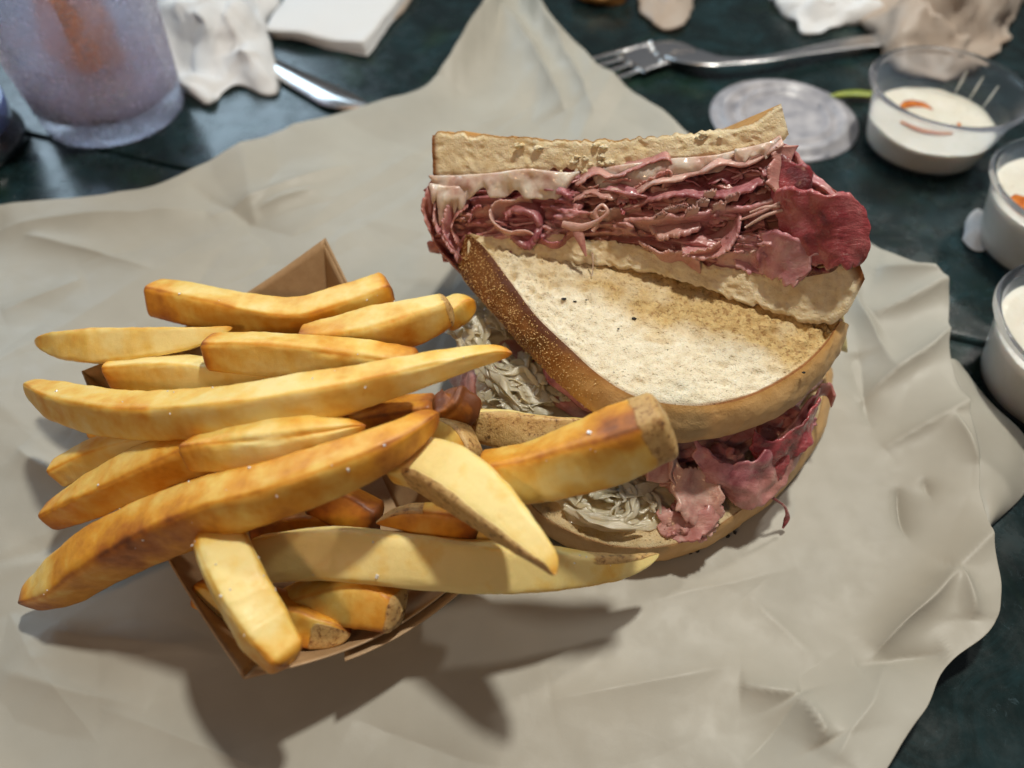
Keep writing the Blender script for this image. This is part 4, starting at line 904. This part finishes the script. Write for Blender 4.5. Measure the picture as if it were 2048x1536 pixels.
# lower curls to the right
fold([(1480, 432, .35), (1470, 470, .5), (1445, 500, .55), (1405, 515, .55), (1365, 512, .5)], MMEAT, 1.0, .12, .04, seed=44)
fold([(1365, 512, .5), (1390, 505, .58), (1420, 498, .6), (1440, 480, .6)], MMEAT3, .6, .08, .04, seed=45)
fold([(1300, 455, .3), (1320, 480, .35), (1370, 470, .38), (1400, 455, .35)], MMEAT, 1.1, .2, .08, seed=46)
fold([(1280, 480, .2), (1320, 495, .3), (1360, 500, .3), (1400, 520, .3)], MMEAT, 1.1, .12, .08, seed=47)
P0 = FP.c([(1520, 470, .35), (1560, 462, .5), (1600, 478, .55), (1635, 505, .45)], 0)
ribbon(rear, P0, FP.p(1530, 555, .2)-FP.p(1560, 470, .45), MMEAT, t=.12, n=50, m=30, wav=.07, ruf=.14, seed=48, rnd=.3, label='smooth mauve slice folded under the glossy flap')
fold([(1590, 450, .2), (1640, 470, .3), (1670, 500, .3), (1660, 530, .2), (1610, 545, .15)], MMEAT2, 1.1, .16, .08, seed=49)
for q, pts in enumerate(([(1480, 440, .4), (1520, 425, .5), (1560, 405, .5)], [(1490, 455, .4), (1530, 432, .5), (1565, 420, .5)], [(1500, 425, .4), (1530, 415, .5), (1560, 412, .5)])):
    V, F, _ = sweepVF(cr(FP.c(pts), 24), lin([.03, .05, .04], 24), .03, 8, up=FP.n); mesh('meat_strand', V, F, MMEAT3, rear)
# melted cheese and dressing under the upper slice
def drape(pts, dy, w0, t=.16, seed=0, name='melted_cheese', mat=None):
    C0 = cr(FP.c(pts), 120); vv = -FP.v
    n, m = 120, 14; s = np.linspace(0, 1, m)[None, :]
    ln = (dy+dy*.5*vn(np.c_[np.linspace(0, 5, n), np.zeros(n), np.zeros(n)]+seed, seed)+dy*.22*vn(np.c_[np.linspace(0, 13, n), np.zeros(n), np.zeros(n)]+seed, seed))[:, None]*sm(np.minimum(np.linspace(0, 1, n), np.linspace(1, 0, n)), 0, .12)[:, None]**.6
    P = C0[:, None]+vv*(ln*s)[..., None]+FP.n*(0.07*np.sin(np.pi*np.clip(s*1.1, 0, 1))+w0)[..., None]
    P = P+FP.n*(0.13*fbm(P*1.6, seed, 3))[..., None]
    V, F = sheetVF(P, t*.4, .7); return mesh(name, V, F, mat or MCHEESE, rear)
drape([(862, 352, .0), (930, 350, .1), (1000, 345, .12), (1060, 338, .12), (1120, 345, .1), (1160, 345, .1)], .85, .06, .2, 3)
drape([(865, 368, .1), (895, 372, .15), (940, 372, .1)], .75, .12, .2, 5)
drape([(1180, 340, .05), (1260, 328, .1), (1340, 318, .1), (1420, 312, .1), (1480, 300, .05)], .5, .02, .16, 7)
drape([(1470, 300, .1), (1520, 290, .15), (1560, 276, .1)], .3, .08, .16, 8)
# crumbs on the cut
parts = []
r = np.random.default_rng(5)
for q in range(26):
    x = r.uniform(1120, 1240) if q < 18 else r.uniform(880, 1700)
    y = r.uniform(312, 345) if q < 18 else (np.interp(x, [880, 1560, 1700], [300, 270, 600])+r.uniform(-10, 10))
    sz = r.uniform(.03, .10); parts.append(blobVF(FP.p(x, y, .02), (sz*1.4, sz, sz*.8), q, .8, 2.5, 14, 9))
V, F = join(parts); mesh('bread_crumb', V, F, MCUT, rear, kind='stuff', attrs={'tone': np.zeros((len(V), 3))})

# ------------------------------------------------------------------ sauce cups
def sauce_cup(px, py, label, fill, seed, drops):
    H = 3.0; c_ = at(px, py, H); base = np.array([c_[0], c_[1], 0.02])
    e = empty('sauce_cup', base, label, 'sauce cup', 'clear plastic cups of white dressing')
    R1, R0, t = 3.2, 2.35, 0.05
    prof = [(0.01, 0.12), (1.6, .12), (1.7, 0), (R0-.1, 0), (R0, .08)]+[(R0+(R1-.22-R0)*s, .08+(H-.35)*s) for s in np.linspace(.1, 1, 6)]+[(R1-.2, H-.22), (R1-.02, H-.2), (R1+.03, H-.12), (R1, H-.02), (R1-.1, H), (R1-.2, H-.05), (R1-.24, H-.2)]
    prof += [(R0-t+(R1-.24-R0)*s, .08+t+(H-.4)*s) for s in np.linspace(1, .02, 6)]+[(R0-.25, .1), (1.6, .17), (0.01, .17)]
    V, F = latheVF(prof, base, 72); mesh('cup_body', V, F, MCLEAR, e)
    rf = lambda z: R0-t+(R1-.24-R0)*(z-.08)/(H-.35)+.012
    pr = [(0.01, .19), (R0-.3, .2)]+[(rf(z), z) for z in np.linspace(.24, fill, 6)]+[(rf(fill)*s, fill+.02-.03*(1-s)) for s in (.985, .9, .7, .5, .3, .15, .01)]
    V, F = latheVF(pr, base, 72)
    V = V+np.array([0, 0, 1.])*(0.05*fbm(V*1.3, seed, 3)*(V[:, 2]-base[2] > fill-.1))[:, None]
    mesh('dressing', V, F, MSAUCE, e)
    for i, d in enumerate(drops):
        P = cr([base+np.array([a, b, fill+.05]) for a, b in d[0]], 24)
        V, F, _ = sweepVF(P, lin(d[1], 24), .03, 10); mesh('hot_sauce_streak', V, F, MOIL, e)
    r = np.random.default_rng(seed); parts = []
    for q in range(40):
        a = r.uniform(0, 6.28); d = rf(fill)*.93*r.random()**.5; sz = r.uniform(.012, .035)
        parts.append(blobVF(base+[d*math.cos(a), d*math.sin(a), fill+.03], (sz, sz, sz*.5), q, .3, 1, 6, 4))
    V, F = join(parts); mesh('herb_speck', V, F, MSPECK, e, kind='stuff')
    if seed == 1:   # dressing dragged up the inside wall
        for a in (18, 35, 50):
            a = math.radians(a); p0 = base+np.array([math.cos(a)*rf(1.5), math.sin(a)*rf(1.5), 1.5]); p1 = base+np.array([math.cos(a)*rf(2.5)*.99, math.sin(a)*rf(2.5)*.99, 2.5])
            V, F, _ = sweepVF(cr([p0*.97+base*.03, (p0+p1)/2*.985+base*.015+[0, 0, .02], p1*.98+base*.02], 16), lin([.02, .06, .03], 16), .012, 8); mesh('dressing_smear', V, F, MSAUCE, e)
    return e
sauce_cup(1900, 170, 'half empty clear cup of white dressing with orange streaks behind the sandwich', 1.35, 1,
    [([(-1.1, .9), (-.6, 1.2), (-.1, 1.1), (.2, .7)], [.1, .28, .25, .06]), ([(-1.5, -.2), (-.9, -.8), (-.2, -1.1), (.4, -1.2)], [.04, .1, .08, .03]), ([(1.0, -.3), (.9, -.7), (.8, -1.1)], [.05, .12, .09])])
sauce_cup(2172, 374, 'full clear cup of white dressing with a thick orange blob at the right edge', 2.3, 2, [([(-2.2, .3), (-1.9, -.1), (-1.5, -.2)], [.2, .5, .3])])
sauce_cup(2216, 658, 'full clear cup of plain white dressing, nearest of the three cups', 2.3, 3, [])

# ------------------------------------------------------------------ plastic lid
lc = at(1568, 232, 0.15); lid = empty('plastic_lid', (lc[0], lc[1], 0), 'clear ringed plastic lid lying on the table between fork and sandwich', 'lid')
MLID = mat_simple('frosted_lid', (0.62, 0.60, 0.62), 0.3, n=(1.2, (0.30, 0.30, 0.34)), bump=(3, .4, .08), spec=.6); MLID.translucent(.3, (.6, .58, .6)); MLID = MLID.m
prof = [(0.01, .10), (1.7, .10), (1.85, .12), (1.95, .26), (2.1, .28), (2.2, .12), (2.45, .12), (2.55, .3), (2.75, .34), (2.9, .3), (3.0, .1), (3.25, .08), (3.4, .03), (3.4, .01), (3.0, .04), (2.85, .24), (2.6, .24), (2.45, .07), (2.1, .06), (1.9, .06), (.01, .05)]
V, F = latheVF(prof, (lc[0], lc[1], 0.02), 90); mesh('lid_disc', V, F, MLID, lid)
parts = []
r = np.random.default_rng(8)
for q in range(90):
    a = r.uniform(0, 2*np.pi); rr = r.uniform(1.9, 3.3); sz = r.uniform(.02, .07)
    parts.append(blobVF((lc[0]+rr*np.cos(a), lc[1]+rr*np.sin(a), .3), (sz, sz, sz*.5), q, .2, 1, 8, 5))
V, F = join(parts); mesh('water_drops', V, F, MCLEAR, lid, kind='stuff')
# pepper strip beside the lid
V, F, _ = sweepVF(cr([at(1655, 195, .25), at(1690, 188, .3), at(1730, 188, .3), at(1775, 196, .25)], 40), lin([.08, .2, .28, .25, .2], 40), .1, 12)
mesh('pickled_pepper_strip', V, F, mat_simple('pickle', (0.28, 0.32, 0.03), .3, n=(3, (.16, .22, .02)), sss=.3).m, label='yellow green pickled pepper strip by the plastic lid', cat='pepper')

# ------------------------------------------------------------------ cutlery
def fork():
    e = empty('fork', at(1330, 100, 0), 'steel fork lying on the table behind the sandwich, tines to the left', 'fork')
    h = .35
    pts = [at(1262, 128, h+.1), at(1300, 112, h+.05), at(1345, 102, h), at(1380, 112, h+.25), at(1440, 122, h+.4), at(1530, 118, h+.35), at(1620, 102, h+.2), at(1700, 88, h+.1), at(1790, 76, h)]
    wv = [.95, 1.05, .85, .36, .27, .32, .45, .55, .6]
    P = cr(pts, 100); V, F, _ = sweepVF(P, cr(wv, 100), .07, 16, 2.6); mesh('handle', V, F, MSTEEL, e)
    A = cr([at(1258, 80, h+.1), at(1268, 100, h+.1), at(1290, 152, h+.1)], 4)
    st = [(1302, 86), (1306, 98), (1314, 110), (1322, 124)]; en = [(1172, 122), (1182, 136), (1196, 150), (1214, 164)]
    for (x0, y0), (x1, y1) in zip(st, en):
        P = cr([at(x0, y0, h+.05), at((x0+x1)/2, (y0+y1)/2, h+.02), at(x1, y1, h+.35)], 30)
        V, F, _ = sweepVF(P, lin([.17, .15, .14, .06], 30), .07, 10, 2.6); mesh('tine', V, F, MSTEEL, e)
fork()
kn = empty('table_knife', at(650, 170, 0), 'steel table knife half hidden under the crumpled napkin by the tumbler', 'knife')
A = cr([at(470, 78, .3), at(560, 122, .25), at(640, 158, .2), at(700, 185, .2), at(745, 212, .2)], 50); B = cr([at(450, 100, .3), at(545, 150, .25), at(610, 190, .2), at(660, 215, .2), at(742, 216, .2)], 50)
P = np.stack([A, (A+B)/2+[0, 0, .05], B], 1); V, F = sheetVF(P, .1, .4); mesh('blade', V, F, MSTEEL, kn)
V, F, _ = sweepVF(cr([at(300, 20, .5), at(380, 48, .5), at(465, 92, .35)], 30), lin([.8, .7, .55], 30), .3, 14); mesh('handle', V, F, MSTEEL, kn)

# ------------------------------------------------------------------ napkins and other paper
def crumple(name, outline, hmax, label, mat, cat, seed, sharp=0.5, base=.08, n=160, m=60, center=None, k=70):
    B = cr([at(x, y, base) for x, y in outline+[outline[0]]], n)[:-1]
    c0 = B.mean(0) if center is None else at(*center, base)
    c0[2] = base
    s = np.linspace(0, 1, m)[:, None, None]
    P = c0+(B[None]-c0)*s
    dome = (1-s[..., 0]**2.2)**.6*np.ones((m, n-1))
    r = np.random.default_rng(seed); Z = np.zeros_like(dome)
    ext = np.ptp(B[:, :2], axis=0).max()
    for q in range(k):
        a = r.uniform(0, np.pi); nx, ny = np.cos(a), np.sin(a); ce = c0[:2]+r.uniform(-.5, .5, 2)*ext; L = r.uniform(.1, .45)*ext; am = r.normal()*.32; wd = r.uniform(.05, .26)*ext
        x = P[..., 0]-ce[0]+.12*ext*vn(P*.5, seed+q)*.4; y = P[..., 1]-ce[1]; d_ = np.abs(x*nx+y*ny); l_ = np.abs(-x*ny+y*nx)
        Z += am*np.clip(1.2-l_/L-d_/wd, 0, 1)
    hh = hmax*dome*(0.75+sharp*Z)
    ed = s[..., 0]**6
    P = P+0
    P[..., 2] += np.maximum(hh, 0)+ed*(.12+.18*vn(P*1.3, seed))*(hmax > .5)
    jit = 0.10*ext*dome*0+0.02*ext
    P[..., 0] += jit*fbm(P*.7, seed+1, 3); P[..., 1] += jit*fbm(P*.7, seed+2, 3)
    P[..., 2] = np.maximum(P[..., 2], .03)
    F = gridF(m, n-1, True)[:, ::-1]
    o = mesh(name, P.reshape(-1, 3), F, mat, origin=(c0[0], c0[1], 0), label=label, cat=cat)
    sl = o.modifiers.new('thickness', 'SOLIDIFY'); sl.thickness = .02*S; sl.offset = 1
    return o
crumple('crumpled_napkin', [(290, -60), (280, 30), (300, 110), (340, 175), (390, 205), (430, 212), (470, 175), (505, 180), (530, 195), (552, 185), (553, 130), (535, 80), (555, 20), (540, -60), (400, -120)], 2.6, 'crumpled white napkin beside the tumbler, over the knife', MNAP, 'napkin', 31, sharp=.9, k=150)
crumple('crumpled_napkin', [(1540, 0), (1560, 30), (1590, 50), (1605, 72), (1650, 66), (1700, 50), (1760, 40), (1740, -40), (1640, -80), (1550, -40)], 1.2, 'small torn white tissue behind the fork handle', MNAP, 'napkin', 32, sharp=.9, k=120)
crumple('crumpled_wax_paper', [(1690, -20), (1735, 70), (1760, 110), (1800, 150), (1880, 160), (1960, 130), (2010, 80), (2050, 10), (2040, -90), (1850, -160), (1720, -100)], 3.2, 'crumpled brown wax paper ball behind the half empty dressing cup', MWAX, 'paper', 33, sharp=1.0, k=150)
crumple('crumpled_napkin', [(1260, -30), (1285, 30), (1310, 58), (1345, 66), (1368, 55), (1385, 10), (1400, -40), (1330, -70)], .9, 'pinkish stained paper scrap above the fork tines', MWAX, 'paper', 34)
crumple('napkin_scrap', [(1925, 480), (1935, 440), (1955, 420), (1972, 430), (1985, 455), (1965, 470), (1970, 500), (1945, 500)], .35, 'tiny white napkin scrap beside the full dressing cups', MNAP, 'napkin', 35, n=60, m=16)
# folded napkin stack
nk = empty('folded_napkin', at(660, 30, 0), 'flat folded white napkin stack at the top edge of the table', 'napkin')
for q in range(5):
    o_ = q*3
    cs = [(538-o_, 70-3*q), (735-2*q, 112-6*q), (845-o_, -40), (640, -120)]
    c4 = [at(x, y, .14+.11*q) for x, y in cs]
    s = np.linspace(0, 1, 24)[:, None, None]; t = np.linspace(0, 1, 24)[None, :, None]
    P = (c4[0]*(1-s)+c4[1]*s)*(1-t)+(c4[3]*(1-s)+c4[2]*s)*t; P[..., 2] += .10*fbm(P*.45, 7, 3)+.05*fbm(P*.9, q, 2)+.03*q*vn(P*.3, q+9)+.35*np.clip((s[..., 0]*t[..., 0]), 0, 1)**6*q*.25
    V, F = sheetVF(P, .05, .5); mesh('napkin_layer', V, F, MNAP, nk)
crumple('napkin_tail', [(735, 30), (760, 55), (790, 40), (830, -10), (820, -60), (760, -40)], .5, 'tan paper tail sticking out behind the folded napkin stack', MWAX, 'paper', 36, n=80, m=24)
V, F = blobVF(at(1210, -22, .6), (1.6, 1.0, .7), 4, .25, 1.5, 48, 30)
mesh('bread_crust_scrap', V, F, MCRUST, label='browned bread crust scrap cut off by the top edge', cat='bread', attrs={'tone': np.zeros((len(V), 3))+[.4, 0, 0]})

# ------------------------------------------------------------------ tumbler
tc = at(232, 222, 0); tum = empty('tumbler', (tc[0], tc[1], 0), 'frosted lavender plastic tumbler beaded with moisture at the upper left', 'tumbler')
m = M('frosted_tumbler')
m.set(col=m.ramp(m.noise(.8, 4, .6), [(.3, (.86, .87, .98)), (.7, (.95, .95, 1.0))]), rough=m.ramp(m.noise(2.5, 5, .7), [(.4, .06), (.62, .32)]), trans=.92, ior=1.25, spec=.6)
m.bump([(m.noise(1.6, 5, .7, stretch=(1, 1, .4)), .5, .12), (m.noise(9, 4, .7), .4, .05)]); m.translucent(.3, (.88, .88, 1.0)); fm = m.ramp(m.noise(.55, 6, .7, .6, stretch=(1, 1, .5)), [(.42, .05), (.62, .42)]); m.lk(fm, [q for q in m.N if q.type == 'MIX_SHADER'][0].inputs[0]); MT = m.m
Hh, r0, r1 = 14.5, 3.15, 4.3
rr = lambda z: r0+(r1-r0)*z/Hh
prof = [(.01, .25), (r0-.5, .2), (r0-.35, 0.02), (r0-.15, 0), (r0, .15)]+[(rr(z), z) for z in np.linspace(.5, Hh, 14)]+[(r1-.1, Hh+.1)]+[(rr(z)-.2, z) for z in np.linspace(Hh, 1.2, 12)]+[(r0-.45, 1.0), (.01, .95)]
V, F = latheVF(prof, (tc[0], tc[1], .01), 96); mesh('glass_wall', V, F, MT, tum)
MAMB = mat_simple('amber_glow', (.95, .50, .20), .2, n=(1.2, (.60, .30, .20)), bump=(1.5, .6, .2)); MAMB.translucent(.65, (1.0, .55, .25)); MAMB = MAMB.m
# pale translucent fill added to imitate light passing through the thick base
mw = mat_simple('base_glow', (.95, .93, 1.0), .25, n=(.9, (.8, .76, .92)), bump=(1.5, .6, .25), sss=.3); mw.translucent(.6, (.97, .95, 1.0)); mw = mw.m
V, F = latheVF([(.01, 1.02), (r0-.5, 1.05), (rr(1.4)-.21, 1.4), (rr(2.2)-.21, 2.1), (2.6, 2.3), (1.2, 2.3), (.01, 2.3)], (tc[0], tc[1], .01), 60); mesh('base_glow_fill', V+.12*fbm(V*1.2, 2, 3)[:, None]*np.array([0, 0, 1.]), F, mw, tum)
V, F = blobVF((tc[0]+.3, tc[1]-.6, 4.2), (1.5, 1.2, 1.8), 3, .4, 1.3, 40, 26); mesh('amber_glow_lump', V, F, MAMB, tum)  # orange lump added inside to imitate the warm glow seen through the wall
parts = []; r = np.random.default_rng(6)
for q in range(260):
    a = r.uniform(np.pi*1.0, np.pi*2.1); z = r.uniform(1, 12); sz = r.uniform(.02, .07); R = rr(z)+sz*.1
    parts.append(blobVF((tc[0]+R*np.cos(a), tc[1]+R*np.sin(a), z), (sz, sz, sz*1.4), q, .2, 1, 8, 6))
V, F = join(parts); mesh('condensation_drops', V, F, MCLEAR, tum, kind='stuff')
# second glass cut by the left edge
gc = at(-95, 300, 0); gl = empty('dark_glass', (gc[0], gc[1], 0), 'dark rimmed glass cut off by the left edge below the tumbler', 'glass')
MDG = mat_simple('dark_glass', (.02, .03, .035), .1, spec=.7, coat=.5).m; MBL = mat_simple('blue_rim', (.22, .30, .62), .2, coat=.5).m
V, F = latheVF([(.01, 0), (3.0, 0), (3.15, .1), (3.2, .4), (3.05, .7), (2.9, .75), (2.85, 4), (2.7, 4), (2.7, .8), (.01, .7)], (gc[0], gc[1], .01), 80); mesh('glass_foot', V, F, MDG, gl)
V, F = latheVF([(2.9, 1.1), (3.02, 1.15), (3.05, 1.9), (2.95, 2.0), (2.85, 1.9), (2.85, 1.1), (2.9, 1.1)], (gc[0], gc[1], .01), 80); mesh('blue_band', V, F, MBL, gl)
